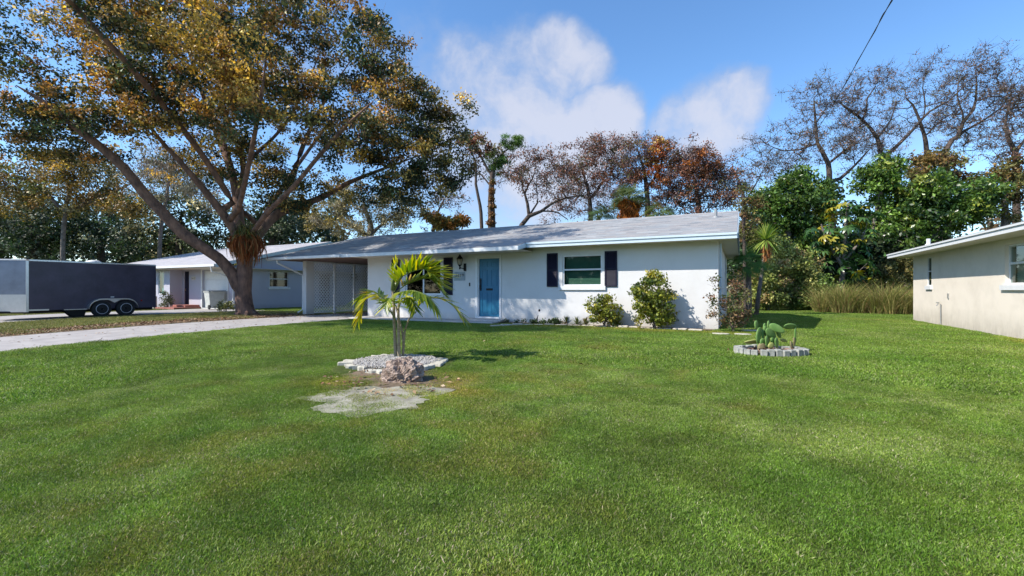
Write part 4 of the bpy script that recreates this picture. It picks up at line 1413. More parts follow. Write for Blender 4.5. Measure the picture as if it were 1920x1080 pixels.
tree('rust_tree', 'wide mauve and rust tree between the forked tree and the tall orange topped one', grp_r, 39,
     [[(1110, 560, 0, .4), (1108, 430, 0, .32), (1105, 370, 0, .24), (1095, 330, 0, .15), (1085, 300, 0, .07)], [(1106, 375, 0, .2), (1130, 340, 0, .13), (1140, 300, 0, .06)]],
     [(1085, 300, 0, 32, 12), (1115, 285, 0, 36, 15), (1140, 300, 0, 42, 16), (1100, 330, 0, 48, 18), (1145, 345, 0, 48, 15), (1070, 335, 0, 30, 8), (1140, 268, 0, 20, 6), (1090, 375, 0, 45, 12), (1130, 395, 0, 40, 9), (1050, 390, 0, 35, 7)],
     RED, 32, **red_kw)
tree('rust_tree', 'tall rust tree topped by a bright orange tuft of vine', grp_r, 38,
     [[(1212, 560, 0, .45), (1215, 420, 0, .36), (1212, 350, 0, .26), (1205, 310, 0, .16), (1195, 280, 0, .08)], [(1213, 355, 0, .2), (1240, 310, 0, .13), (1240, 270, 0, .06)]],
     [(1175, 290, 0, 36, 14), (1200, 310, 0, 46, 18), (1240, 330, 0, 46, 18), (1190, 350, 0, 50, 18), (1240, 370, 0, 45, 14), (1212, 275, 0, 22, 8), (1265, 300, 0, 25, 8), (1170, 335, 0, 36, 10), (1215, 390, 0, 45, 10), (1265, 390, 0, 40, 9)],
     RED, 33, extra=[('vine', [(1235, 270, -.6, 16, 12), (1236, 285, -.6, 20, 12), (1226, 305, -1, 18, 8), (1222, 325, -1, 18, 7), (1240, 345, -1.2, 16, 5)], [(3, VINE), (1, (.28, .06, .01)), (1, GOLD)], 46, (.18, .10), .36, 1.2)], **red_kw)
tree('rust_tree', 'dense rust tree with a domed orange edged crown near the roof end', grp_r, 37,
     [[(1310, 560, 0, .4), (1312, 430, 0, .34), (1308, 370, 0, .24), (1300, 330, 0, .15), (1290, 300, 0, .08)], [(1310, 375, 0, .2), (1335, 335, 0, .12), (1350, 310, 0, .06)]],
     [(1290, 300, 0, 34, 18), (1315, 305, 0, 36, 20), (1330, 330, 0, 36, 18), (1290, 340, 0, 46, 20), (1320, 365, 0, 46, 16), (1275, 370, 0, 36, 11), (1360, 325, 0, 28, 8), (1375, 345, 0, 26, 7), (1310, 390, 0, 45, 11), (1355, 375, 0, 36, 9)],
     RED, 34, extra=[('vine', [(1320, 298, -1, 22, 8), (1335, 315, -1, 18, 7), (1292, 305, -1.5, 10, 4)], [(3, VINE), (1, RUST)], 30, (.18, .10), .36, 1.0)], **{**red_kw, 'per': 46})
tree('rust_tree', 'sparse mauve tree filling the sky gap beside the end of the roof', grp_r, 41,
     [[(1395, 560, 0, .32), (1398, 420, 0, .25), (1395, 370, 0, .18), (1385, 335, 0, .08)], [(1396, 380, 0, .14), (1420, 340, 0, .07)]],
     [(1385, 340, 0, 36, 13), (1415, 325, 0, 34, 12), (1400, 380, 0, 40, 12), (1440, 320, 0, 30, 9), (1365, 370, 0, 30, 8), (1400, 410, 0, 36, 9)],
     [(3, MAUV), (2, OLIV), (1, RUST)], 35, **{**red_kw, 'per': 18})
# ---- pine strangled by vines, and its companion
PINE = [(3, (.07, .14, .025)), (1, (.13, .19, .04))]
tree('pine_tree', 'thin pine with vine wrapped trunk and flat green tufts above the roof ridge', None, 33,
     [[(921, 560, 0, .32), (922, 427, 0, .28), (921, 375, 0, .24), (923, 329, 0, .18), (930, 295, 0, .1)], [(923, 335, 0, .1), (905, 300, 0, .08), (890, 270, 0, .05)], [(925, 315, 0, .08), (945, 285, 0, .06), (965, 270, 0, .04)],
      [(921, 350, 0, .07), (900, 325, 0, .05), (880, 310, 0, .03)]],
     [(955, 268, 0, 16, 10), (970, 266, 0, 12, 8), (932, 300, 0, 18, 9), (945, 305, 0, 14, 7), (925, 322, 0, 16, 6)],
     PINE, 36, leaf=(.26, .03), per=110, cr=.36, bark='bark_dark', tip=.02, dens=1.1, twig=1, twig_len=.4, flatten=.5,
     extra=[('vine', [(890, 262, 0, 20, 14), (905, 280, 0, 20, 14), (875, 265, 0, 12, 5), (925, 285, -.2, 14, 6)], [(2, PALE), (2, RUST), (1, OLIV)], 40, (.22, .11), .45, 1.0),
            ('trunk_vine', [(921, 418, -.2, 6, 7), (921, 403, -.2, 5, 6), (922, 388, -.2, 6, 6), (921, 373, -.2, 5, 5), (922, 358, -.2, 5, 5), (923, 342, -.1, 5, 4)], [(3, (.20, .10, .04)), (1, OLIV)], 26, (.15, .08), .17, 3.0)])
tree('slender_tree', 'slender curving bare stem standing just beside the vine wrapped pine', None, 34,
     [[(906, 560, 0, .16), (903, 427, 0, .14), (900, 385, 0, .12), (892, 345, 0, .1), (893, 310, 0, .07), (885, 285, 0, .04)]],
     [(890, 300, 0, 18, 8), (880, 290, 0, 14, 5), (900, 325, 0, 14, 5)], [(1, MAUV), (1, OLIV)], 37, leaf=(.2, .1), per=12, cr=.4, twig=3, twig_len=.5, dens=1.2)
tree('vine_bush', 'orange vine smothered bush showing just above the roof ridge', None, 29,
     [[(838, 560, 0, .18), (838, 440, 0, .14), (830, 415, 0, .08)], [(838, 440, 0, .1), (860, 415, 0, .05)]],
     [(812, 408, 0, 12, 8), (828, 420, 0, 15, 12), (848, 422, 0, 15, 12), (866, 412, 0, 12, 9), (800, 402, 0, 7, 3)],
     [(3, (.30, .13, .025)), (1.5, OLIV), (1, (.26, .19, .04))], 38, leaf=(.17, .1), per=75, cr=.34, cat='bush', dens=1.2)
# ---- olive grey tree left of centre, over the carport
tree('olive_tree', 'pale olive loose tree seen over the carport roof under the big tree limbs', None, 35,
     [[(690, 560, 0, .35), (692, 450, 0, .28), (695, 420, 0, .2), (680, 385, 0, .1)], [(693, 440, 0, .15), (730, 410, 0, .1), (755, 390, 0, .05)], [(693, 445, 0, .13), (650, 415, 0, .1), (620, 395, 0, .05)]],
     [(620, 395, 0, 34, 16), (655, 370, 0, 40, 20), (700, 375, 0, 44, 22), (740, 385, 0, 40, 20), (640, 420, 0, 34, 14), (690, 420, 0, 40, 16), (745, 420, 0, 34, 14), (775, 395, 0, 24, 9), (600, 420, 0, 25, 8)],
     [(3, PALE), (2, OLIV), (1.2, (.30, .22, .05)), (1, (.20, .17, .11))], 39, leaf=(.15, .08), per=85, cr=.55, bark='bark_grey', tip=.016, twig=3, twig_len=.5, dens=1.25, jit=.35)
tree('sparse_tree', 'sparse pinkish twiggy tree in the sky gap beside the olive tree', None, 37,
     [[(812, 560, 0, .2), (812, 440, 0, .15), (820, 400, 0, .09), (835, 370, 0, .05)]],
     [(830, 372, 0, 26, 12), (855, 365, 0, 20, 7), (805, 390, 0, 24, 8), (870, 385, 0, 22, 6), (795, 420, 0, 18, 5)],
     [(2, MAUV), (1, (.26, .14, .11)), (1, OLIV)], 40, leaf=(.16, .08), per=22, cr=.45, twig=4, twig_len=.6, dens=1.3)

# ---- dark evergreens behind the trailer
DKP = [(4, DARK), (2, (.045, .075, .028)), (1.3, (.10, .12, .06)), (.7, (.20, .21, .14))]
dk_kw = dict(leaf=(.30, .15), per=62, cr=.9, bark='bark_dark', tip=.02, step=.9, dens=1.0, jit=.4)
grp_d = 'dark evergreen trees behind the trailer'
tree('evergreen_tree', 'dark evergreen tree over the nose of the trailer', grp_d, 41,
     [[(60, 560, 0, .4), (62, 470, 0, .3), (60, 420, 0, .15)]], [(40, 430, 0, 60, 26), (90, 400, 0, 60, 24), (20, 400, 0, 55, 18), (80, 460, -1, 50, 16), (0, 460, -1, 55, 16), (-50, 420, 0, 70, 20)], DKP, 41, **dk_kw)
tree('evergreen_tree', 'dark evergreen tree over the middle of the trailer roof', grp_d, 43,
     [[(190, 560, 0, .4), (190, 480, 0, .3), (188, 430, 0, .15)]], [(170, 430, 0, 55, 22), (220, 420, 0, 55, 24), (150, 460, 0, 45, 14), (240, 460, -1, 45, 14), (200, 470, -1, 45, 12), (120, 400, 0, 40, 10)], DKP, 42, **dk_kw)
tree('evergreen_tree', 'evergreen tree with paler top behind the garage house roof', grp_d, 42,
     [[(335, 560, 0, .4), (335, 470, 0, .3), (340, 400, 0, .15)]], [(300, 420, 0, 50, 22), (350, 385, 0, 55, 26), (320, 450, 0, 45, 16), (390, 410, 0, 50, 20), (370, 450, 0, 45, 14), (280, 460, 0, 40, 10)],
     [(3, DARK), (2, (.06, .09, .035)), (2, (.17, .18, .09)), (1, PALE)], 43, **dk_kw)
tree('evergreen_tree', 'very dark evergreen tree just behind the big tree trunk fork', grp_d, 44,
     [[(510, 560, 0, .4), (510, 470, 0, .3), (510, 410, 0, .15)]], [(480, 420, 0, 50, 22), (530, 410, 0, 50, 22), (560, 430, 0, 36, 14), (450, 440, 0, 40, 14), (520, 450, 0, 40, 12), (490, 380, 0, 40, 12)], DKP, 44, **dk_kw)
YELP = [(3, (.30, .20, .05)), (2, OLIV), (1.5, (.20, .12, .045)), (1, (.14, .16, .045)), (.7, PALE)]
tree('autumn_tree', 'yellow brown autumn tree hanging above the trailer below the big limb', None, 33,
     [[(120, 560, 0, .16), (118, 460, 0, .14), (125, 380, 0, .12), (140, 330, 0, .08)], [(120, 400, 0, .15), (70, 340, 0, .08)], [(122, 400, 0, .15), (210, 360, 0, .1), (245, 345, 0, .05)]],
     [(40, 330, 0, 55, 22), (100, 320, 0, 55, 24), (160, 340, 0, 55, 24), (110, 370, 0, 50, 18), (215, 365, 0, 50, 20), (240, 390, -1, 36, 14), (20, 370, 0, 45, 14), (-40, 340, 0, 60, 16), (160, 300, 0, 40, 10), (-70, 390, 0, 60, 12)],
     YELP, 45, leaf=(.17, .095), per=105, cr=.68, bark='bark_grey', tip=.016, dens=1.4, jit=.36)
tree('autumn_tree', 'greyish twiggy tree behind the big raking limb', None, 36,
     [[(300, 560, 0, .16), (300, 450, 0, .14), (310, 380, 0, .12), (320, 320, 0, .08)]],
     [(300, 330, 0, 45, 12), (345, 340, 0, 45, 12), (270, 310, 0, 40, 9), (390, 350, 0, 45, 13), (320, 370, 0, 40, 9), (430, 370, 0, 40, 9), (300, 290, 0, 36, 7), (370, 310, 0, 36, 7)],
     [(2, PALE), (1, OLIV), (1, MAUV)], 46, leaf=(.16, .075), per=60, cr=.6, bark='bark_grey', tip=.016, twig=4, twig_len=.7, dens=1.7)

# ---- the green belt on the right
GRN = [(4, MIDG), (1.8, DEEP), (1.6, (.12, .19, .04)), (.6, YELG)]
gr_kw = dict(leaf=(.24, .12), per=105, cr=.6, bark='bark_grey', tip=.018, dens=1.2, jit=.36, mat='leaf_gloss')
grp_g = 'broadleaf green trees at the back of the lawn'
tree('green_tree', 'dark green broadleaf tree next to the roof end, behind the spiky dracaena', grp_g, 30,
     [[(1476, 560, 0, .28), (1476, 480, 0, .24), (1478, 420, 0, .16), (1480, 370, 0, .08)], [(1478, 430, 0, .12), (1445, 385, 0, .06)], [(1478, 430, 0, .12), (1520, 380, 0, .06)]],
     [(1450, 375, 0, 42, 24), (1495, 360, 0, 42, 24), (1470, 410, 0, 45, 22), (1520, 395, 0, 40, 18), (1430, 425, 0, 36, 14), (1500, 340, 0, 26, 9), (1540, 370, 0, 30, 11), (1500, 440, 0, 38, 12)],
     GRN, 51, **gr_kw)
tree('green_tree', 'bright green broadleaf tree in the middle of the belt with a pale stem', grp_g, 31,
     [[(1637, 560, 0, .16), (1636, 500, 0, .14), (1637, 440, 0, .12), (1645, 380, 0, .08), (1655, 340, 0, .05)], [(1638, 440, 0, .1), (1690, 400, 0, .06)]],
     [(1650, 350, 0, 38, 20), (1640, 330, 0, 28, 10), (1690, 370, 0, 45, 24), (1660, 400, 0, 42, 20), (1700, 420, 0, 42, 18), (1635, 440, 0, 34, 12), (1665, 320, 0, 30, 12)],
     [(3, MIDG), (3, (.13, .21, .042)), (1, DEEP), (.9, YELG)], 52, **gr_kw)
tree('green_tree', 'full green broadleaf tree overhanging the cream house eave', grp_g, 30,
     [[(1700, 560, 0, .22), (1702, 480, 0, .2), (1730, 420, 0, .14), (1760, 375, 0, .08)], [(1705, 470, 0, .14), (1800, 410, 0, .07)]],
     [(1740, 375, 0, 45, 24), (1790, 370, 0, 45, 22), (1740, 420, 0, 45, 22), (1800, 400, 0, 45, 18), (1835, 395, 0, 34, 11), (1690, 450, 0, 40, 14), (1770, 335, 0, 32, 10), (1840, 360, 0, 34, 10)],
     GRN, 53, **gr_kw)
BRG = [(3, (.19, .12, .035)), (2, OLIV), (1.5, (.13, .13, .04)), (1, (.10, .05, .03))]
tree('brown_tree', 'brown tinged leafy tree top rising over the green belt', None, 34,
     [[(1755, 560, 0, .3), (1757, 430, 0, .24), (1755, 350, 0, .14), (1752, 310, 0, .07)]],
     [(1735, 315, 0, 36, 18), (1770, 320, 0, 36, 18), (1755, 300, 0, 26, 9), (1800, 340, 0, 34, 13), (1720, 345, 0, 32, 10), (1825, 345, 0, 22, 6)],
     BRG, 54, leaf=(.2, .11), per=85, cr=.55, bark='bark_grey', tip=.016, dens=1.15)
tree('brown_tree', 'olive brown tree at the far edge above the cream house roof', None, 31,
     [[(1885, 560, 0, .3), (1885, 440, 0, .24), (1885, 370, 0, .14), (1890, 320, 0, .07)]],
     [(1880, 350, 0, 42, 20), (1915, 335, 0, 42, 18), (1860, 385, 0, 36, 14), (1905, 390, 0, 40, 15), (1950, 350, 0, 50, 16), (1895, 310, 0, 28, 8)],
     BRG, 55, leaf=(.2, .11), per=75, cr=.55, bark='bark_grey', tip=.016, dens=1.15)
tree('thin_tree', 'thin twiggy brown tree just beyond the end of the white house roof', None, 24,
     [[(1398, 560, 0, .1), (1396, 480, 0, .09), (1394, 420, 0, .07), (1392, 370, 0, .04)], [(1396, 450, 0, .05), (1415, 410, 0, .03)]],
     [(1392, 390, 0, 22, 10), (1410, 410, 0, 24, 11), (1400, 440, 0, 26, 11), (1425, 380, 0, 20, 7), (1395, 355, 0, 15, 5), (1420, 445, 0, 22, 8)],
     [(2, OLIV), (2, (.08, .10, .03)), (1.4, (.19, .10, .04))], 56, leaf=(.13, .07), per=42, cr=.36, twig=3, twig_len=.4, tip=.01, dens=1.3)


def umbrella_tree():
    """schefflera: rosettes of long drooping leaflets"""
    rng = np.random.default_rng(57)
    d = 27.5
    b = base_at(1578, d)
    root = thing('umbrella_tree', b, 'umbrella tree with drooping rosettes of large glossy leaves, some of them yellow', 'tree')
    polys = [poly_px(l, d) for l in ([(1578, 560, 0, .16), (1580, 500, 0, .13), (1585, 430, 0, .09), (1590, 385, 0, .05)], [(1580, 500, 0, .1), (1550, 450, 0, .07), (1540, 420, 0, .04)],
                                     [(1580, 490, 0, .1), (1615, 450, 0, .07), (1625, 420, 0, .04)])]
    polys[0][0] = (b + Vector((0, 0, -.1)), .18)
    cl = lobe_points([(1590, 395, 0, 36, 13), (1560, 430, 0, 36, 13), (1600, 430, 0, 40, 14), (1530, 445, 0, 26, 8), (1550, 475, 0, 36, 12), (1600, 480, 0, 40, 13), (1575, 510, 0, 36, 10), (1625, 395, 0, 26, 7), (1620, 510, 0, 30, 7), (1570, 385, 0, 20, 6)], d, rng, 1.25)
    P, par, R, kids = grow(polys, cl, rng, .4, .016)
    limb_mesh('trunk', root, P, par, R, kids, 'bark_grey')
    v, f, cols = [], [], []
    cen = np.array(at(1580, 450, d))
    for c in cl:
        yel = rng.uniform() < (.28 if c[2] > cen[2] else .06)
        base = np.array((.32, .28, .035) if yel else [(.05, .12, .03), (.075, .15, .04), (.03, .075, .022)][rng.integers(3)])
        ax = rng.normal(0, .35, 3) + (c - cen) * .25; ax[2] += 1
        ax /= np.linalg.norm(ax)
        u_ = np.cross(ax, [1, .2, 0]); u_ /= np.linalg.norm(u_); w_ = np.cross(ax, u_)
        n = rng.integers(8, 12)
        for k in range(n):
            a = 6.283 * k / n + rng.normal(0, .1)
            o = u_ * math.cos(a) + w_ * math.sin(a)
            ln = rng.uniform(.34, .5); s = np.cross(o, ax) * ln * .17
            p0 = c + o * .06; p1 = c + o * ln * .55 - ax * ln * .06; p2 = c + o * ln * .95 - ax * ln * .48
            i = len(v)
            v += [p0 - s * .3, p0 + s * .3, p1 + s, p1 - s, p2 + s * .25, p2 - s * .25]
            f += [(i, i + 1, i + 2, i + 3), (i + 3, i + 2, i + 4, i + 5)]
            cols += [base * rng.uniform(.75, 1.3)] * 6
    fast_mesh('crown', np.array(v), f, M['leaf_gloss'], root, np.array(cols))


umbrella_tree()


def blades(root, name, c, n, ln, w, col, rng, up=(-.2, 1.2), droop=.3, mat='leaf', tilt=None, base_r=.03):
    """sword leaves radiating from a head"""
    v, f, cols = [], [], []
    for k in range(n):
        a = rng.uniform(0, 6.283); e = rng.uniform(*up)
        o = np.array([math.cos(a) * math.cos(e), math.sin(a) * math.cos(e), math.sin(e)])
        L_ = ln * rng.uniform(.7, 1.15)
        s = np.cross(o, [0, 0, 1.0]); s = s / (np.linalg.norm(s) + 1e-6) * w * .5
        i = len(v)
        p0 = np.array(c) + o * base_r
        for q in range(4):
            t = q / 3
            p = p0 + o * L_ * t - np.array([0, 0, droop * L_ * t * t])
            ww = [.6, 1, .75, .08][q]
            v += [p - s * ww, p + s * ww]
        for q in range(3):
            f.append((i + q * 2, i + q * 2 + 1, i + q * 2 + 3, i + q * 2 + 2))
        cc = np.array(col[rng.integers(len(col))]) * rng.uniform(.75, 1.25)
        cols += [cc] * 8
    return fast_mesh(name, np.array(v), f, M[mat], root, np.array(cols))


def dracaena():
    rng = np.random.default_rng(58)
    d = 20.5
    b = base_at(1418, d)
    root = thing('dracaena', b, 'spiky headed dracaena on a leaning bare stem with a skirt of orange dead leaves', 'plant')
    head = at(1437, 450, d)
    MB().tube([b, at(1424, 540, d), at(1430, 500, d), head], [.10, .08, .07, .06], 8).build('stem', M['bark_grey'], root, smooth=True)
    blades(root, 'leaf_head', head, 150, .95, .055, [(.20, .30, .05), (.34, .40, .08), (.11, .19, .04)], rng, (-.5, 1.45), .25)
    v, f, cols = [], [], []
    for k in range(240):
        a = rng.uniform(0, 6.283); z = rng.uniform(-.9, -.05)
        r = .10 + .10 * (1 + z)
        p0 = np.array(head) + np.array([math.cos(a) * r * .6, math.sin(a) * r * .6, z * .7])
        p1 = p0 + np.array([math.cos(a) * r * .9, math.sin(a) * r * .9, -.42 * rng.uniform(.6, 1.2)])
        s = np.array([-math.sin(a), math.cos(a), 0]) * .018
        i = len(v); v += [p0 - s, p0 + s, p1 + s * .4, p1 - s * .4]; f.append((i, i + 1, i + 2, i + 3))
        cols += [np.array([(.42, .17, .06), (.33, .12, .04), (.45, .25, .11)][rng.integers(3)]) * rng.uniform(.7, 1.2)] * 4
    fast_mesh('dead_leaf_skirt', np.array(v), f, M['leaf_dry'], root, np.array(cols))


dracaena()


def fan_palm(name, label, head, base, n, size, cols, seed, stem_r=.14, skirt=None, e_rng=(-.7, 1.4), stalk=.75):
    rng = np.random.default_rng(seed)
    root = thing(name, base, label, 'palm')
    MB().tube([base, base.lerp(head, .5), head], [stem_r * 1.2, stem_r, stem_r * .9], 9).build('trunk', M['bark_grey'], root, smooth=True)
    st = MB()
    for k in range(n):
        a = rng.uniform(0, 6.283); e = rng.uniform(*e_rng)
        o = Vector((math.cos(a) * math.cos(e), math.sin(a) * math.cos(e), math.sin(e)))
        ln = size * stalk * rng.uniform(.8, 1.2)
        tip_ = head + o * ln - Vector((0, 0, .1 * ln))
        st.tube([head, head + o * ln * .5, tip_], [.018, .015, .012], 4, cap=False)
        # the fan: folded fingers
        ax = o.copy(); ax.z -= rng.uniform(.5, 1.1); ax.normalize()
        nrm = Vector((-math.sin(a), math.cos(a), rng.uniform(-.35, .35))).normalized()
        sp = nrm; upv = ax.cross(sp)
        v, f, cc = [], [], []
        base_c = np.array(cols[rng.integers(len(cols))]) * rng.uniform(.75, 1.25)
        for q in range(26):
            th = (q / 25 - .5) * 4.0
            dr = (ax * math.cos(th) + sp * math.sin(th)).normalized()
            L_ = size * .75 * (1 - .25 * abs(th) / 1.8) * rng.uniform(.9, 1.08)
            s = (dr.cross(upv)).normalized() * size * .016
            p0 = tip_; p1 = tip_ + dr * L_ * .55 - upv * 0.0; p2 = tip_ + dr * L_ - Vector((0, 0, .16 * L_))
            i = len(v)
            v += [tuple(p0), tuple(p1 + s), tuple(p2), tuple(p1 - s)]
            f.append((i, i + 1, i + 2, i + 3))
            cc += [base_c * rng.uniform(.85, 1.15)] * 4
        fast_mesh('fan_leaf', np.array(v), f, M['leaf_dry'], root, np.array(cc))
    st.build('leaf_stalks', M['palm_green'], root)
    if skirt:
        c = np.array([head + Vector((rng.normal(0, size * .22), rng.normal(0, size * .22), -rng.uniform(0.05, 1.0) * skirt[0])) for _ in range(60)])
        foliage('dead_leaf_skirt', root, c, size * .3, 60, size * .4, size * .05, [(3, (.22, .08, .025)), (2, VINE), (1, (.20, .13, .05))], rng, 'leaf_dry', droop=2.5)
    return root


fan_palm('fan_palm', 'low dark green fan palm tucked behind the corner of the white house', at(1404, 500, 18.5), base_at(1404, 18.5), 34, .70, [(.08, .17, .04), (.15, .25, .06)], 60, .10, None, (-.5, 1.5))
fan_palm('fan_palm', 'cabbage palm with orange brown dead leaf skirt showing over the roof ridge', at(1180, 378, 27), base_at(1182, 27), 44, 1.0, [(.15, .20, .08), (.24, .27, .11), (.09, .13, .05)], 61, .22, (1.3,), (-.1, 1.4))
fan_palm('fan_palm', 'lower fan palm with pale yellow green fans between the skirted palm and the roof end', at(1236, 408, 26), base_at(1236, 26), 20, .85, [(.20, .22, .07), (.13, .18, .05)], 62, .16, None, (.0, 1.3))
fan_palm('fan_palm', 'small dark fan palm peeping over the ridge beside the rust trees', at(1122, 410, 27), base_at(1122, 27), 20, .8, [(.06, .10, .04), (.10, .14, .05)], 63, .16, None, (.0, 1.3))


def shrub(name, label, group, d, px, lobes, pal, seed, leaf, per, cr, cat='shrub', dens=1.0, stems=4, mat='leaf', jit=.3, twig=0, twig_len=.2, tip=.006, bark='bark_grey', flatten=.85, droop=.1):
    rng = np.random.default_rng(seed)
    b = base_at(px, d)
    root = thing(name, b, label, cat, group)
    cl = lobe_points(lobes, d, rng, dens, .95)
    cl = cl[cl[:, 2] > gz(b.y) + (.12 if cr > .13 else .06)]
    polys = []
    cen = Vector(cl.mean(0))
    for k in range(stems):
        w = k * 6.283 / stems + .4
        o = Vector((math.cos(w), math.sin(w), 0)) * .25 * (cen.z - b.z)
        t = b.lerp(cen + o, .55)
        polys.append([(b + Vector((o.x * .15, o.y * .15, -.05)), tip * 3.2), (t, tip * 2)])
    P, par, R, kids = grow(polys, cl, rng, .18, tip, wig=.18)
    limb_mesh('stem', root, P, par, R, kids, bark, add_twigs(cl, rng, twig, twig_len, tip * .6) if twig else None)
    foliage('foliage', root, cl, cr, per, leaf[0], leaf[1], pal, rng, mat, jit=jit, flatten=flatten, droop=droop)
    return root


SHR = [(3, (.17, .20, .032)), (2.4, (.28, .28, .045)), (1.3, (.08, .12, .022)), (.9, (.40, .34, .06))]
dsh = depth((-2.0, 13.55, 0))
shrub('shrub', 'tall rounded yellow green shrub against the white wall, by the window', 'shrubs along the white house wall', depth(gp(1226, 617)), 1226,
      [(1222, 545, 0, 30, 26), (1225, 575, 0, 36, 34), (1205, 560, 0, 26, 16), (1245, 565, 0, 26, 16), (1228, 525, 0, 16, 8), (1215, 598, 0, 24, 14), (1240, 598, 0, 24, 14), (1190, 548, 0, 12, 4), (1222, 515, 0, 8, 3), (1240, 590, .3, 34, 12)],
      SHR, 70, (.085, .05), 42, .15, tip=.006, mat='leaf_gloss', twig=1, twig_len=.15)
shrub('shrub', 'lower yellow green shrub under the window of the white house', 'shrubs along the white house wall', depth(gp(1132, 613)), 1132,
      [(1135, 575, 0, 20, 16), (1120, 590, 0, 20, 14), (1145, 590, 0, 20, 14), (1110, 570, 0, 12, 5), (1138, 560, 0, 12, 6), (1130, 600, 0, 24, 12), (1155, 598, .2, 14, 6)],
      SHR, 71, (.085, .05), 42, .14, tip=.006, mat='leaf_gloss', twig=1, twig_len=.15)
shrub('ground_cover', 'low dark leafy creeper along the wall foot beside the front door', None, depth((-6.5, 13.95, 0)), 985,
      [(926 + 3.1 * k, 607.5 - .8 * math.sin(k * .9) - (k % 3) * .6, .25 - .021 * k, 3.5 + (k * 7 % 4) * .8, 6) for k in range(40)],
      [(2, (.04, .07, .02)), (1, (.08, .10, .03))], 72, (.06, .04), 70, .12, cat='plant', tip=.004)
def bromeliads():
    rng = np.random.default_rng(73)
    for k, (px, py, lb) in enumerate([(1062, 608, 'spiky strap leaved plant nearest the dark creeper by the wall'), (1082, 610, 'spiky strap leaved plant between creeper and low shrub'), (1098, 611, 'spiky strap leaved plant touching the low shrub')]):
        b = gp(px, py)
        r = thing('strap_plant', b, lb, 'plant', 'spiky strap leaved plants by the wall')
        blades(r, 'leaf_rosette', b + Vector((0, 0, .02)), 60, .36, .03, [(.10, .15, .035), (.18, .20, .05), (.05, .08, .03), (.20, .12, .04)], rng, (.25, 1.5), .35)
bromeliads()
shrub('dry_shrub', 'straggly half dry shrub with bare twigs at the corner of the white house', None, depth(gp(1374, 622)), 1374,
      [(1372, 590, 0, 24, 20), (1385, 560, 0, 20, 12), (1360, 570, 0, 16, 8), (1380, 535, .3, 16, 7), (1372, 605, 0, 24, 16), (1345, 560, -.1, 18, 5), (1340, 590, -.1, 14, 4), (1388, 515, .5, 12, 4), (1395, 590, .2, 16, 8), (1345, 530, 0, 14, 4)],
      [(2, OLIV), (1.4, (.07, .10, .03)), (1.4, (.20, .13, .06)), (1, (.16, .08, .04))], 74, (.07, .04), 26, .14, twig=3, twig_len=.28, tip=.006, mat='leaf')
HED = [(3, (.25, .28, .07)), (1.2, (.12, .16, .04)), (2, (.33, .32, .10)), (.7, (.30, .21, .09))]
hk = dict(leaf=(.14, .08), per=95, cr=.36, tip=.01, dens=1.35)
grp_h = 'rough shrubs along the back of the lawn'
shrub('hedge_shrub', 'rough olive shrub at the lawn edge nearest the house corner', grp_h, 25, 1440, [(1435, 545, 0, 34, 22), (1455, 515, 0, 30, 16), (1425, 510, 0, 26, 12), (1450, 565, 0, 28, 14), (1415, 560, 0, 26, 12)], HED, 75, **hk)
shrub('hedge_shrub', 'tallest olive brown shrub of the hedge, below the umbrella tree', grp_h, 25.5, 1490, [(1480, 490, 0, 32, 20), (1505, 525, 0, 32, 20), (1475, 545, 0, 30, 16), (1495, 565, 0, 28, 14), (1465, 470, 0, 24, 9), (1510, 490, 0, 24, 9)], HED, 76, **hk)
shrub('hedge_shrub', 'round dense green shrub of the hedge, next to the tall tan grass', grp_h, 25, 1530, [(1525, 555, 0, 30, 20), (1540, 535, 0, 26, 14), (1515, 570, 0, 24, 12), (1545, 565, 0, 22, 11)], [(3, (.13, .20, .04)), (1.6, (.22, .26, .07))], 77, **hk)
shrub('hedge_shrub', 'brownish shrub behind the tall tan grass beside the cream house', grp_h, 28, 1690, [(1680, 510, 0, 30, 18), (1705, 500, 0, 28, 14), (1660, 520, 0, 22, 10), (1715, 535, 0, 30, 14)], [(2, (.16, .13, .04)), (2, OLIV), (1, (.10, .12, .03))], 78, **hk)


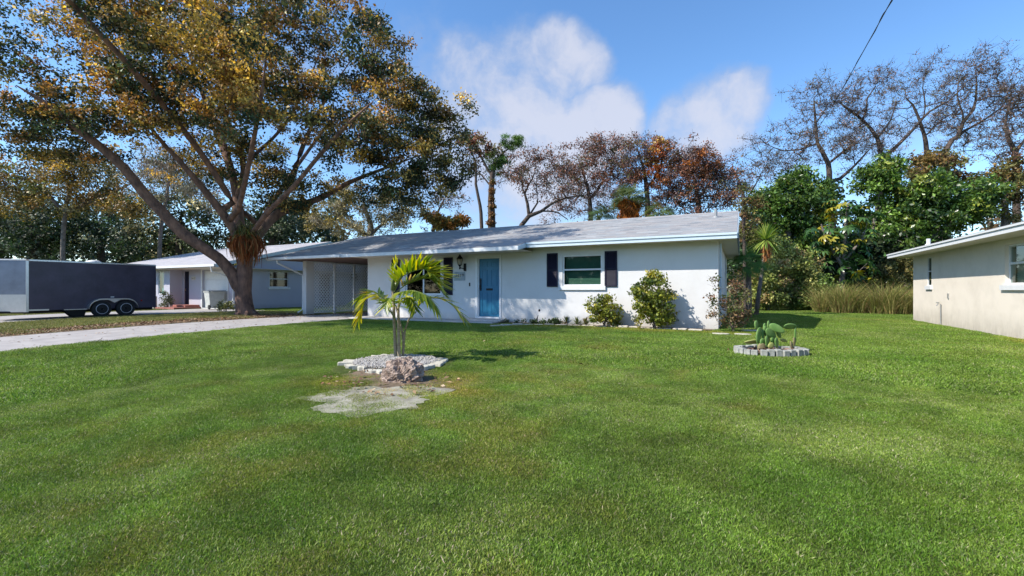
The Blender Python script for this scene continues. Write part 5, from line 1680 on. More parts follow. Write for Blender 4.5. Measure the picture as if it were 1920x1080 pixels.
def tall_grass():
    rng = np.random.default_rng(79)
    specs = [(1575, 586, 526, 'tan clump of tall dry grass next to the green round shrub'), (1618, 587, 534, 'second clump of tall tan grass, paler and leaning'),
             (1662, 588, 524, 'tall grass clump with rusty red brown base, third along'), (1698, 589, 530, 'clump of tall dry grass touching the cream house corner')]
    for k, (px, pb, pt, lb) in enumerate(specs):
        b = gp(px, pb)
        d = depth(b)
        H = (pb - pt) * d / F
        r = thing('tall_grass', b, lb, 'grass clump', 'clumps of tall dry grass at the back of the lawn')
        v, f, cols = [], [], []
        sub = [(rng.normal(0, .42), rng.normal(0, .35), rng.uniform(.55, 1.15)) for _ in range(9)]
        for q in range(2200):
            sx, sy, sh = sub[q % 9]
            a = rng.uniform(0, 6.283); rr = .30 * math.sqrt(rng.uniform())
            p0 = np.array([b.x + sx + rr * math.cos(a), b.y + sy + rr * math.sin(a), b.z])
            ln = H * sh * rng.uniform(.35, 1.15)
            lean = np.array([math.cos(a), math.sin(a), 0]) * rng.uniform(.0, .75) * ln + rng.normal(0, .26, 3) * [1, 1, .3]
            s = rng.normal(size=3); s[2] = 0; s = s / np.linalg.norm(s) * rng.uniform(.004, .011)
            i = len(v)
            for t, ww in ((0, 1), (.5, .9), (.8, .6), (1, .1)):
                p = p0 + np.array([0, 0, ln]) * (t - .22 * t * t) + lean * t * t
                v += [p - s * ww, p + s * ww]
            f += [(i, i + 1, i + 3, i + 2), (i + 2, i + 3, i + 5, i + 4), (i + 4, i + 5, i + 7, i + 6)]
            c = np.array([(.38, .31, .13), (.27, .27, .08), (.18, .22, .055), (.32, .20, .10)][rng.choice(4, p=[.24, .30, .34, .12])]) * rng.uniform(.65, 1.3)
            cols += [c] * 8
        fast_mesh('blades', np.array(v), f, M['leaf_dry'], r, np.array(cols))


tall_grass()
shrub('weedy_bush', 'small weedy bush in front of the wheelie bin', None, depth(gp(424, 584)), 424, [(415, 574, 0, 9, 9), (428, 575, 0, 10, 10), (436, 579, 0, 7, 5), (420, 579, 0, 10, 7)], [(2, (.12, .15, .04)), (1, (.22, .22, .07)), (1, (.06, .08, .03))], 80, (.10, .05), 26, .16, tip=.006, twig=2, twig_len=.2)
shrub('weedy_bush', 'grey green bush on the neighbour porch behind the trailer end', None, 27, 312, [(312, 560, 0, 9, 12), (308, 570, 0, 9, 9), (316, 568, 0, 8, 8), (311, 551, 0, 6, 4)], [(2, (.12, .14, .08)), (1, (.2, .2, .12))], 81, (.10, .05), 26, .18, tip=.006, twig=2, twig_len=.2)


def far_woods():
    """the mass of wood that closes the gaps low down, far behind everything"""
    rng = np.random.default_rng(90)
    cl = []
    for k in range(1000):
        px = rng.uniform(-700, 640) if k < 520 else rng.uniform(1310, 2600)
        d = rng.uniform(52, 62)
        hgt = rng.uniform(0, 1) ** .7 * (8.5 + 2.5 * math.sin(px * .013) + 1.5 * math.sin(px * .041))
        p = at(px, CY, d)
        cl.append((p.x, p.y, .6 + hgt))
    ob = foliage('far_woods', None, np.array(cl), 1.7, 60, .7, .4, [(3, DARK), (2, (.05, .07, .03)), (1, OLIV), (.6, (.13, .09, .05))], rng, jit=.35)
    tag(ob, 'distant mass of dark woodland closing the view behind the houses', 'woodland', None, 'stuff')
    cl = []
    for k in range(420):
        px = rng.uniform(1385, 1760)
        d = rng.uniform(29.5, 33)
        p = at(px, CY, d)
        cl.append((p.x, p.y, .2 + rng.uniform(0, 1) * 4.2))
    ob = foliage('undergrowth', None, np.array(cl), .9, 55, .3, .16, [(3, DARK), (2, DEEP), (1, (.06, .08, .03))], rng, jit=.35)
    tag(ob, 'dark tangled undergrowth filling the back of the green belt', 'undergrowth', None, 'stuff')

    cl = []
    for k in range(700):  # unseen trees behind the camera, added so the panes reflect something dark
        x = rng.uniform(-75, 55); y = rng.uniform(-40, -31)
        cl.append((x, y, .5 + rng.uniform(0, 1) ** .7 * (6.5 + 2 * math.sin(x * .3) + 1.5 * math.sin(x * .11))))
    ob = foliage('street_woods', None, np.array(cl), 1.5, 55, .6, .35, [(3, DARK), (2, (.06, .09, .03)), (1, OLIV)], rng, jit=.35)
    tag(ob, 'unseen belt of trees across the street, added to darken the window reflections', 'woodland', None, 'stuff')


far_woods()


# ------------------------------------------------------------------ enclosed trailer on the neighbour's drive
def trailer():
    X1 = -23.85; X0 = X1 - 2.05
    ya, yb = 7.24, 11.46
    zb, zt = 0.33, 2.25
    yc = 9.9
    gz0 = gz(yc)
    r = thing('cargo_trailer', ((X0 + X1) / 2, yc, gz0), 'dark charcoal enclosed cargo trailer with two axles and a silver wedge nose', 'trailer')
    b = MB()
    b.box(X0, X1, ya, yb, zb, zt)
    body = b.build('body', M['trailer'], r, bevel=0.02)
    nose = MB()
    xm = (X0 + X1) / 2; yn = ya - 0.62
    tris_poly(nose, [(X1 - .01, ya - .002, .62), (xm + .15, yn, .62), (xm - .15, yn, .62), (X0 + .01, ya - .002, .62)], (0, 0, zt - .64))
    nose.build('nose_panel', M['alu_nose'], r, bevel=0.02)
    st = MB()
    tris_poly(st, [(X1 - .004, ya - .003, zb - .04), (xm + .155, yn - .006, zb - .04), (xm - .155, yn - .006, zb - .04), (X0 + .004, ya - .003, zb - .04)], (0, 0, .655))
    st.build('stone_guard', M['alu'], r)
    cap = MB()
    tris_poly(cap, [(X1 + .005, ya - .003, zt - .03), (xm + .16, yn - .012, zt - .03), (xm - .16, yn - .012, zt - .03), (X0 - .005, ya - .003, zt - .03)], (0, 0, .05))
    cap.build('nose_cap', M['white_plastic'], r)
    tr = MB()
    tr.box(X1 + .001, X1 + .02, ya - .02, yb + .01, zt - .045, zt + .012); tr.box(X0 - .02, X0 - .001, ya, yb, zt - .045, zt + .012)
    tr.box(X1 + .001, X1 + .02, ya - .02, ya + .055, zb - .04, zt - .05)
    tr.box(X1 + .001, X1 + .018, ya + .06, ya + .62, zb + .0, zb + .055)
    tr.build('edge_trim', M['alu'], r)
    bk = MB(); bk.box(X1 + .001, X1 + .012, yb - .04, yb + .012, zb, zt - .05); bk.build('rear_post', M['trailer'], r)
    # seams of the side sheets, slightly proud
    sm = MB()
    for k in range(1, 4):
        y = ya + (yb - ya) * k / 4
        sm.box(X1 + .0005, X1 + .003, y - .008, y + .008, zb + .01, zt - .05)
    sm.build('panel_seam', M['trailer'], r)
    lt = MB().box(X1 + .02, X1 + .032, ya - .012, ya + .07, zt - .03, zt); lt.build('marker_lamp', M['amber_lens'], r)
    w1, w2 = on_x(187.5, 581, X1).y, on_x(232.8, 580, X1).y
    ym = (w1 + w2) / 2
    MB().box(X1 + .001, X1 + .016, ym - .06, ym + .06, zb + .47, zb + .51).build('marker_lamp', M['white_plastic'], r)
    MB().lathe((X1 + .002, yb - .55, zb + .32), [(.035, 0), (.03, .012)], 10, 'x').build('marker_lamp', M['red_lens'], r)
    # fender: double arch
    fe = MB()
    pts = []
    R_ = .43
    n = 10
    for k in range(n + 1):
        a = math.pi - k * (math.pi / 2) / n
        pts.append((w1 + R_ * math.cos(a), zb + .02 + R_ * .95 * math.sin(a)))
    for k in range(n + 1):
        a = math.pi / 2 - k * (math.pi / 2) / n
        pts.append((w2 + R_ * math.cos(a), zb + .02 + R_ * .95 * math.sin(a)))
    for (p, q) in zip(pts, pts[1:]):
        fe.poly([(X1 + .002, p[0], p[1]), (X1 + .21, p[0], p[1]), (X1 + .21, q[0], q[1]), (X1 + .002, q[0], q[1])])
        fe.poly([(X1 + .21, p[0], p[1]), (X1 + .21, p[0], p[1] - .05), (X1 + .21, q[0], q[1] - .05), (X1 + .21, q[0], q[1])])
    fe.poly([(X1 + .20, w1 + .16, zb + .40), (X1 + .20, w2 - .16, zb + .40), (X1 + .20, ym, zb + .25)])
    fe.build('fender', M['alu'], r)
    wh = MB()
    wh.box(X1 - .28, X1 - .02, w1 - .42, w2 + .42, zb - .001, zb + .42)
    wh.build('wheel_well', M['dark_room'], r)
    ground_z = lambda y: gz(y) + .01
    for side in (1, -1):
        for wy in (w1, w2):
            x = X1 + .09 if side > 0 else X0 - .09
            cz = ground_z(wy) + .33
            wheel = bpy.data.objects.new('wheel', None); COL.objects.link(wheel); wheel.parent = r
            wheel.location = Vector((x, wy, cz)) - Vector(r.location)
            MB().lathe((0, 0, 0), [(.21, -.10), (.30, -.105), (.328, -.085), (.335, -.04), (.335, .04), (.328, .085), (.30, .105), (.21, .10)], 28, 'x').build('tyre', M['tyre'], wheel, smooth=True, local=True)
            rim = MB().lathe((0, 0, 0), [(.215, -.09), (.212, .10 * 1), (.195, .104), (.188, .088), (.12, .082), (.10, .098), (.05, .10)], 24, 'x')
            rim.v = [((v[0] if side > 0 else -v[0]), v[1], v[2]) for v in rim.v]
            ro = rim.build('rim', M['rim'], wheel, local=True)
            hol = MB()
            for k in range(8):
                a = k * math.pi / 4 + .2
                hol.lathe((.088 * side, .153 * math.cos(a), .153 * math.sin(a)), [(.022, -.004), (.022, .006)], 8, 'x')
            hol.lathe((.103 * side, 0, 0), [(.05, -.004), (.04, .02), (.02, .03)], 10, 'x')
            hol.build('hub', M['black_metal'], wheel, local=True)
    ax = MB()
    for wy in (w1, w2):
        ax.tube([(X0 + .05, wy, gz(wy) + .33), (X1 - .02, wy, gz(wy) + .33)], .04, 6)
    ax.box(X0 + .25, X0 + .32, ya, yb, zb - .11, zb - .002); ax.box(X1 - .32, X1 - .25, ya, yb, zb - .11, zb - .002)
    ax.tube([(X0 + .28, ya + .1, zb - .06), (xm, yn - 1.0, zb - .02)], .045, 6); ax.tube([(X1 - .28, ya + .1, zb - .06), (xm, yn - 1.0, zb - .02)], .045, 6)
    ax.tube([(xm, yn - .75, gz(6) + .06), (xm, yn - .75, zb + .3)], .04, 8)
    ax.lathe((xm, yn - .75, gz(yn - .75) + .01), [(.1, 0), (.1, .02), (.04, .05)], 10)
    ax.build('chassis', M['black_metal'], r)
    # low dark step box ahead of the wheels
    sb = MB()
    tris_poly(sb, [(X1 - .02, w1 - 1.12, zb - .005), (X1 - .02, w1 - .42, zb - .005), (X1 - .02, w1 - .50, gz0 + .05), (X1 - .02, w1 - .85, gz0 + .05)], (-.35, 0, 0))
    sb.build('step_box', M['black_metal'], r)
    MB().box(X1 - .05, X1 + .03, w1 - 1.14, w1 - .42, zb - .004, zb + .022).build('step_edge', M['alu'], r)
    vt = on_x(170, 492, X1 - .75)
    dm = MB().lathe((X1 - .75, vt.y + .1, zt - .0), [(.26, .0), (.26, .05), (.20, .10), (.09, .13)], 14)
    dm.build('roof_vent', M['white_plastic'], r, smooth=True)


trailer()


# ------------------------------------------------------------------ wheelie bin
def bin_():
    d = 26.3
    b = at(402, CY, d); b.z = 0.012
    r = thing('wheelie_bin', b, 'pale grey wheelie bin with dark lid standing before the neighbour garage door', 'bin', rz=math.radians(-10))
    m = MB()
    lo, hi = (.29, .32), (.37, .42)
    i = 0
    for (hx, hy, z) in ((*lo, .08), (*hi, 1.02)):
        m.v += [(-hx, -hy, z), (hx, -hy, z), (hx, hy, z), (-hx, hy, z)]
    m.f += [(0, 3, 2, 1), (4, 5, 6, 7)] + [(k, (k + 1) % 4, 4 + (k + 1) % 4, 4 + k) for k in range(4)]
    m.build('body', M['bin'], r, bevel=.03, local=True)
    rb = MB()
    rb.box(-.39, .39, -.44, .44, .96, 1.025)
    for k in (-.2, .2):
        rb.box(-.39, .39, k - .015, k + .015, .60, .62)
    rb.build('rim_band', M['bin'], r, bevel=.01, local=True)
    l = MB(); l.box(-.41, .41, -.46, .46, 1.028, 1.075); l.box(.36, .46, -.3, .3, 1.04, 1.07)
    l.build('lid', M['bin_lid'], r, bevel=.02, local=True)
    for s in (-1, 1):
        w = MB().lathe((.26, .36 * s, .13), [(.13, -.03), (.13, .03)], 14, 'y'); w.build('wheel', M['tyre'], r, local=True)
    MB().tube([(.40, -.32, 1.0), (.47, -.3, 1.0), (.47, .3, 1.0), (.40, .32, 1.0)], .018, 6).build('handle', M['bin'], r, local=True)


bin_()


# ------------------------------------------------------------------ young palm
def young_palm():
    rng = np.random.default_rng(100)
    d = depth(gp(747, 674))
    b = gp(747, 674)
    r = thing('young_palm', b, 'young multi stemmed palm with arching yellow green fronds in the stone ring', 'palm')
    P_ = lambda px, py, dd=0: at(px, py, d + dd)
    stems = [([(743, 674, 0), (741, 640, 0), (739, 605, -.02), (738, 560, -.02), (736, 540, -.03)], .032, .020),
             ([(748, 675, -.05), (748, 640, -.05), (747, 605, -.05), (747, 580, -.05), (748, 560, -.05)], .030, .017),
             ([(755, 672, .05), (757, 640, .06), (759, 620, .08), (766, 600, .1), (778, 585, .1)], .024, .011),
             ([(755, 672, .12), (757, 645, .14), (754, 622, .15), (748, 595, .18), (742, 575, .2)], .022, .011)]
    for pts, r0, r1 in stems:
        mb = MB()
        ps = [P_(*p) for p in pts]
        ps[0].z = b.z - .05
        # ringed stem
        full = []
        for k in range(len(ps) - 1):
            for q in range(6):
                full.append(ps[k].lerp(ps[k + 1], q / 6))
        full.append(ps[-1])
        rad = [r0 + (r1 - r0) * k / (len(full) - 1) + (.002 if k % 2 else 0) for k in range(len(full))]
        mb.tube(full, rad, 8)
        mb.build('stem', M['palm_stem'], r, smooth=True)
    # green crown shaft and the closed spear
    MB().tube([P_(736, 545, -.03), P_(738, 520, -.03), P_(741, 500, -.03), P_(743, 492, -.03)], [.032, .030, .02, .006], 8).build('crown_shaft', M['palm_green'], r, smooth=True)
    # leaflets: a few shared meshes
    lmeshes = []
    pal = [(.22, .29, .03), (.36, .38, .035), (.54, .48, .04), (.11, .18, .025), (.62, .52, .05), (.48, .31, .07)]
    for c in pal:
        v, f = [], []
        n = 5
        for k in range(n + 1):
            t = k / n
            w = .5 * (1 - t) ** .6 * min(1, t * 5 + .35)
            z = -.10 * t * t
            v += [(t, -w * .17, z + .022 * (1 - t)), (t, 0, z), (t, w * .17, z + .022 * (1 - t))]
        for k in range(n):
            a = k * 3
            f += [(a, a + 1, a + 4, a + 3), (a + 1, a + 2, a + 5, a + 4)]
        me = bpy.data.meshes.new('leaflet')
        me.from_pydata(v, [], f)
        ca = me.color_attributes.new('Col', 'FLOAT_COLOR', 'POINT')
        for k, q in enumerate(ca.data):
            q.color = (*c, 1)
        me.materials.append(M['palm_leaf'])
        lmeshes.append(me)
    # fronds: px control points, leaflet length m, colour weights, sag
    fr = [
        ([(736, 548, 0), (752, 520, -.1), (790, 505, -.2), (808, 514, -.3), (824, 536, -.35)], 48, .29, (3, 3, 1.2, 2, .6, .2), .9),
        ([(740, 550, 0), (765, 532, .15), (800, 522, .25), (815, 530, .3), (832, 552, .3)], 44, .30, (3, 2, .6, 3, .3, .5), .8),
        ([(738, 545, 0), (738, 520, .05), (742, 502, .05), (746, 492, .05)], 20, .16, (2, 3, 2, 1, 1, 0), .1),
        ([(738, 552, -.1), (750, 548, -.3), (775, 545, -.5), (800, 556, -.6), (818, 575, -.62)], 40, .28, (4, 2, .4, 3, .2, 0), .9),
        ([(778, 588, .1), (790, 568, .1), (815, 558, .05), (845, 570, 0), (868, 598, -.05)], 42, .27, (2, 2, 2.5, 2, 2, .6), 1.0),
        ([(742, 600, -.1), (722, 570, -.1), (705, 556, -.12), (686, 562, -.15), (676, 592, -.15)], 46, .30, (2, 2, 2.5, 2, 2.5, .4), 1.3),
        ([(741, 600, .1), (725, 566, .15), (708, 550, .2), (690, 548, .22), (672, 560, .22)], 38, .28, (3, 2, .6, 3, .3, .2), 1.2),
        ([(747, 580, -.05), (755, 560, -.2), (768, 560, -.35), (778, 580, -.45)], 26, .22, (3, 1, .2, 4, 0, .2), 1.0),
        ([(776, 590, .1), (768, 572, .25), (772, 560, .35), (788, 560, .5)], 24, .20, (3, 2, 1, 3, .5, 0), .8),
        ([(747, 585, 0), (738, 566, -.25), (730, 560, -.4), (722, 574, -.5)], 22, .22, (3, 2, .3, 4, 0, 0), .9),
        ([(739, 545, 0), (760, 512, -.05), (785, 500, -.08), (815, 505, -.1), (838, 520, -.12)], 40, .30, (2, 3, 2.2, 1.5, 1, .5), .5),
        ([(739, 548, .05), (752, 522, .1), (768, 506, .12), (790, 500, .15)], 34, .28, (2, 3, 2, 1.5, 1, .2), .4),
    ]
    for fi, (pts, nl, ll, wts, sag) in enumerate(fr):
        lift = (.75, .55, .6, .0, .35, .25, .3, .0, .2, .1, .85, .8)[fi]
        ps = [P_(*p) for p in pts]
        n = 24
        cur = []
        m = len(ps) - 1
        for k in range(n + 1):
            t = k / n * m; i = min(int(t), m - 1); u = t - i
            p0, p1, p2, p3 = ps[max(i - 1, 0)], ps[i], ps[i + 1], ps[min(i + 2, m)]
            cur.append(0.5 * ((2 * p1) + (p2 - p0) * u + (2 * p0 - 5 * p1 + 4 * p2 - p3) * u * u + (3 * p1 - p0 - 3 * p2 + p3) * u ** 3))
        frond = MB().tube(cur, [.010 - .007 * k / n for k in range(n + 1)], 5).build('frond', M['palm_green'], r, smooth=True)
        ro = org(r)
        w = np.array(wts, float); w /= w.sum()
        nl = int(nl * 1.25) // 2 * 2
        for k in range(nl):
            t = .16 + .84 * (k // 2 + .5) / (nl / 2)
            x = t * n; i = min(int(x), n - 1)
            p = cur[i].lerp(cur[i + 1], x - i)
            tan = (cur[min(i + 1, n)] - cur[max(i - 1, 0)]).normalized()
            side = tan.cross(Vector((0, 0, 1)))
            side = side.normalized() if side.length > .05 else Vector((1, 0, 0))
            upv = side.cross(tan)
            s = 1 if k % 2 else -1
            dirv = tan * (.55 + .5 * t) + side * s * .9 + upv * (rng.uniform(.0, .22) + lift * rng.uniform(.5, 1.2)) + Vector((0, 0, -sag * (1 - .8 * min(1, lift)) * rng.uniform(.25, .7)))
            dirv.normalize()
            zz = (upv + Vector((0, 0, .3))).normalized()
            yy = zz.cross(dirv).normalized(); zz = dirv.cross(yy)
            ln = ll * 1.12 * (.6 + .9 * t * (1.35 - t)) * rng.uniform(.85, 1.15)
            mat = Matrix((dirv, yy, zz)).transposed().to_4x4()
            o = bpy.data.objects.new('leaflet', lmeshes[int(rng.choice(6, p=w))])
            COL.objects.link(o); o.parent = frond
            mat = Matrix.Translation(p - ro) @ mat @ Matrix.Diagonal((ln, ln * 1.15, ln, 1))
            o.matrix_local = mat


young_palm()


# ------------------------------------------------------------------ stone ring, gravel, boulder
def ring():
    rng = np.random.default_rng(101)
    c = (gp(742, 668) + gp(742, 697)) / 2
    r0 = .72
    r = thing('stone_ring', Vector((c.x, c.y, gz(c.y))), 'ring of flat pale stone slabs round the foot of the young palm', 'garden edging')
    n = 13
    for k in range(n):
        if k in (3,): continue
        a0 = 6.283 * k / n + rng.uniform(.0, .05); a1 = 6.283 * (k + 1) / n - rng.uniform(.03, .10)
        jr = rng.normal(0, .045); ri = r0 + jr - .11 - rng.uniform(0, .07); ro = r0 + jr + .02 + rng.uniform(0, .10)
        h = .022 + rng.uniform(0, .025)
        m = MB()
        pts = []
        for q in range(6):
            a = a0 + (a1 - a0) * q / 5; rr = ro + rng.normal(0, .03)
            pts.append((c.x + rr * math.cos(a), c.y + rr * math.sin(a) * .98))
        for q in range(6):
            a = a1 - (a1 - a0) * q / 5; rr = ri + rng.normal(0, .015)
            pts.append((c.x + rr * math.cos(a), c.y + rr * math.sin(a) * .98))
        z = gz(c.y)
        tl = rng.normal(0, .012)
        tris_poly(m, [(x, y, z - .03) for x, y in pts], (0, 0, h + .03))
        m.v = [(x, y, zz + tl * ((x - c.x) / r0)) for x, y, zz in m.v]
        m.build('stone_slab', M['pale_stone'], r, bevel=.012)
    # white gravel bed
    v, f = [], []
    base = np.array([(1, 0, 0), (-1, 0, 0), (0, 1, 0), (0, -1, 0), (0, 0, 1), (0, 0, -1)], float)
    tri = [(0, 2, 4), (2, 1, 4), (1, 3, 4), (3, 0, 4), (2, 0, 5), (1, 2, 5), (3, 1, 5), (0, 3, 5)]
    for k in range(5200):
        a = rng.uniform(0, 6.283); rr = .66 * math.sqrt(rng.uniform())
        s = rng.uniform(.006, .016)
        p = np.array([c.x + rr * math.cos(a), c.y + rr * math.sin(a), gz(c.y) + .022 + rng.uniform(0, .025) + .03 * (1 - rr)])
        i = len(v)
        v += list(p + base * s * rng.uniform(.6, 1.3, (6, 1)))
        f += [tuple(i + q for q in t) for t in tri]
    g = fast_mesh('white_gravel', np.array(v), f, M['gravel'], None)
    tag(g, 'white gravel filling the stone ring round the young palm', 'gravel', None, 'stuff')
    blob_sheet('gravel_bed', (c.x, c.y), .68, .68, .018, M['sand'], 12, .03)


M['gravel'] = mottled('white_gravel', (0.26, 0.235, 0.215), (0.62, 0.595, 0.56), 25, 0.9, 0.2)
ring()


def boulder():
    rng = np.random.default_rng(102)
    pl_, pr = gp(708, 718), gp(788, 716)
    c = (pl_ + pr) / 2 + Vector((-.05, .16, 0))
    c += Vector((-.03, .0, 0))
    W = (pr - pl_).length / 2 * 1.08
    n1, n2 = 72, 36
    v, f = [], []
    from mathutils import noise as mn
    for j in range(n2 + 1):
        ph = -.35 + (math.pi / 2 + .35) * j / n2
        for i in range(n1):
            th = 6.283 * i / n1
            p = Vector((math.cos(th) * math.cos(ph), math.sin(th) * math.cos(ph), math.sin(ph)))
            q = p * 1.6 + Vector((3.1, 1.7, 9.2))
            q2 = Vector((q.x * 5, q.y * 5, q.z * 2))
            dsp = 1 + .26 * mn.noise(q) + .18 * mn.noise(q * 2.3) - .17 * abs(mn.noise(q2)) + .07 * mn.noise(q * 11)
            # facets
            v.append((c.x + p.x * W * 1.02 * dsp, c.y + p.y * W * .85 * dsp, c.z + (p.z * .30) * dsp + .0))
    for j in range(n2):
        for i in range(n1):
            a = j * n1 + i; b = j * n1 + (i + 1) % n1
            f.append((a, b, b + n1, a + n1))
    m = MB(); m.v = v; m.f = f
    tag(m.build('boulder', M['rock'], None), 'rough reddish grey boulder on bare sandy soil in front of the young palm', 'rock')


boulder()


# ------------------------------------------------------------------ prickly pear in its brick ring
def cactus():
    rng = np.random.default_rng(103)
    d = depth(gp(1432, 660))
    base = gp(1432, 660)
    k_ = d / F
    r = thing('prickly_pear', base, 'prickly pear cactus with upright and drooping pads inside the small brick ring', 'cactus')

    def pad(zx, zy, w, h, ang, yaw=0.0, dd=0.0, mat='cactus', thick=.16, tilt=0.0, shape=1.0):
        px, py = 1340 + zx / 7.714, 560 + zy / 7.714
        w *= 1.12; h *= 1.08; yaw *= .7
        c = at(px, py, d + dd)
        hw, hh = w / 7.714 * k_ / 2, h / 7.714 * k_ / 2
        n1, n2 = 20, 10
        m = MB()
        Rz = Matrix.Rotation(math.radians(yaw) + YAW, 3, 'Z') @ Matrix.Rotation(math.radians(tilt), 3, 'X') @ Matrix.Rotation(math.radians(-ang), 3, 'Y')
        th = max(.018, min(hw, hh) * thick)
        for j in range(n2 + 1):
            q = -math.pi / 2 + math.pi * j / n2
            for i in range(n1):
                a = 6.283 * i / n1
                u = math.cos(a); vv = math.sin(a)
                egg = 1 + .16 * vv * shape
                s = math.cos(q) ** .55 if abs(math.cos(q)) > 1e-6 else 0
                p = Vector((u * hw * s * egg, math.sin(q) * th, vv * hh * s))
                m.v.append(tuple(c + Rz @ p))
        for j in range(n2):
            for i in range(n1):
                a = j * n1 + i; b = j * n1 + (i + 1) % n1
                m.f.append((a, b, b + n1, a + n1))
        return m.build('pad', M[mat], r, smooth=True)

    pad(680, 715, 110, 150, 0, 0, 0, 'cactus_old', .5, shape=0)
    pad(636, 530, 95, 230, -14, 35, .02)
    pad(600, 378, 60, 120, 4, 30, .02)
    pad(700, 545, 60, 200, 4, 60, .08)
    pad(738, 470, 66, 150, 6, 20, .12)
    pad(782, 400, 56, 160, 4, 40, .14)
    pad(755, 620, 70, 160, 6, 50, -.06)
    pad(812, 500, 110, 190, 52, 20, .04)
    pad(900, 430, 100, 210, 62, -20, .02)
    pad(815, 680, 90, 80, 40, 10, -.1, 'cactus_pale')
    pad(895, 640, 70, 150, 8, 40, -.05)
    pad(1095, 402, 100, 185, 84, 0, .0, 'cactus', .2, 40)
    pad(1166, 520, 90, 240, 2, 78, .02)
    pad(1120, 700, 50, 180, 24, 40, -.05, 'cactus_old', .4)
    pad(545, 622, 90, 215, -82, 0, .1, 'cactus_pale', .2, 50)
    pad(1000, 605, 44, 110, 70, 0, .15, 'cactus_pale', .2, 30)
    pad(860, 590, 60, 110, -20, 20, .1)
    pad(690, 640, 80, 130, -6, 20, .0)
    pad(650, 640, 60, 130, -20, 10, .05)
    pad(770, 560, 60, 150, 14, 30, .1)
    pad(840, 620, 60, 120, 18, 30, 0)
    pad(930, 520, 60, 120, 40, 30, .12)
    pad(1150, 620, 50, 120, 10, 60, -.02, 'cactus_old', .3)
    pad(720, 410, 44, 110, -8, 30, .16)
    # ring of small concrete bricks
    near, far = gp(1442, 676), gp(1442, 649)
    lft, rgt = gp(1380, 660), gp(1510, 664)
    cc = (lft + rgt) / 2
    rx = .565; ry = .36
    rb = thing('brick_ring', Vector((cc.x, cc.y, gz(cc.y))), 'small oval ring of pale grey concrete bricks round the prickly pear', 'garden edging')
    me = None
    nb = 28
    xd = Vector((C, S, 0)); yd = Vector((-S, C, 0))
    for k in range(nb):
        a = 6.283 * (k + .5) / nb
        p = Vector((cc.x, cc.y, gz(cc.y))) + xd * rx * math.cos(a) + yd * ry * math.sin(a) + xd * rng.normal(0, .012) + yd * rng.normal(0, .018)
        tang = (-xd * rx * math.sin(a) + yd * ry * math.cos(a)).normalized()
        if me is None:
            m = MB().box(-.051, .051, -.055, .055, -.03, .10)
            o = m.build('brick', M['grey_brick'], rb, bevel=.008, local=True)
            me = o.data
        else:
            o = bpy.data.objects.new('brick', me); COL.objects.link(o); o.parent = rb
            md = o.modifiers.new('bevel', 'BEVEL'); md.width = .008; md.segments = 2; md.limit_method = 'ANGLE'
        o.location = p - Vector(rb.location) + Vector((0, 0, rng.uniform(-.015, .012)))
        o.rotation_euler = (rng.normal(0, .04), rng.normal(0, .04), math.atan2(tang.y, tang.x) + rng.normal(0, .07))
    # dark soil and dead pads inside the ring
    blob_sheet('ring_soil', (cc.x, cc.y), rx * .9, ry * .85, .03, M['soil'], 14, .05, rot=YAW)
    v = []; f = []; cols = []
    for k in range(140):
        a = rng.uniform(0, 6.283); rr = math.sqrt(rng.uniform()) * .85
        p = Vector((cc.x, cc.y, gz(cc.y) + .04 + rng.uniform(0, .03))) + xd * rx * rr * math.cos(a) + yd * ry * rr * math.sin(a)
        o = rng.normal(size=3); o[2] *= .3; o /= np.linalg.norm(o); s = np.cross(o, [0, 0, 1]) * rng.uniform(.015, .035); o = o * rng.uniform(.03, .07)
        p = np.array(p); i = len(v)
        v += [p - o, p + s + [0, 0, .015], p + o, p - s]; f.append((i, i + 1, i + 2, i + 3))
        cols += [np.array([(.24, .15, .12), (.32, .23, .17), (.12, .09, .07)][rng.integers(3)]) * rng.uniform(.7, 1.3)] * 4
    g = fast_mesh('dead_pads', np.array(v), f, M['litter'], None, np.array(cols))
    tag(g, 'shrivelled brown cactus scraps littering the soil in the brick ring', 'plant litter', None, 'stuff')


cactus()


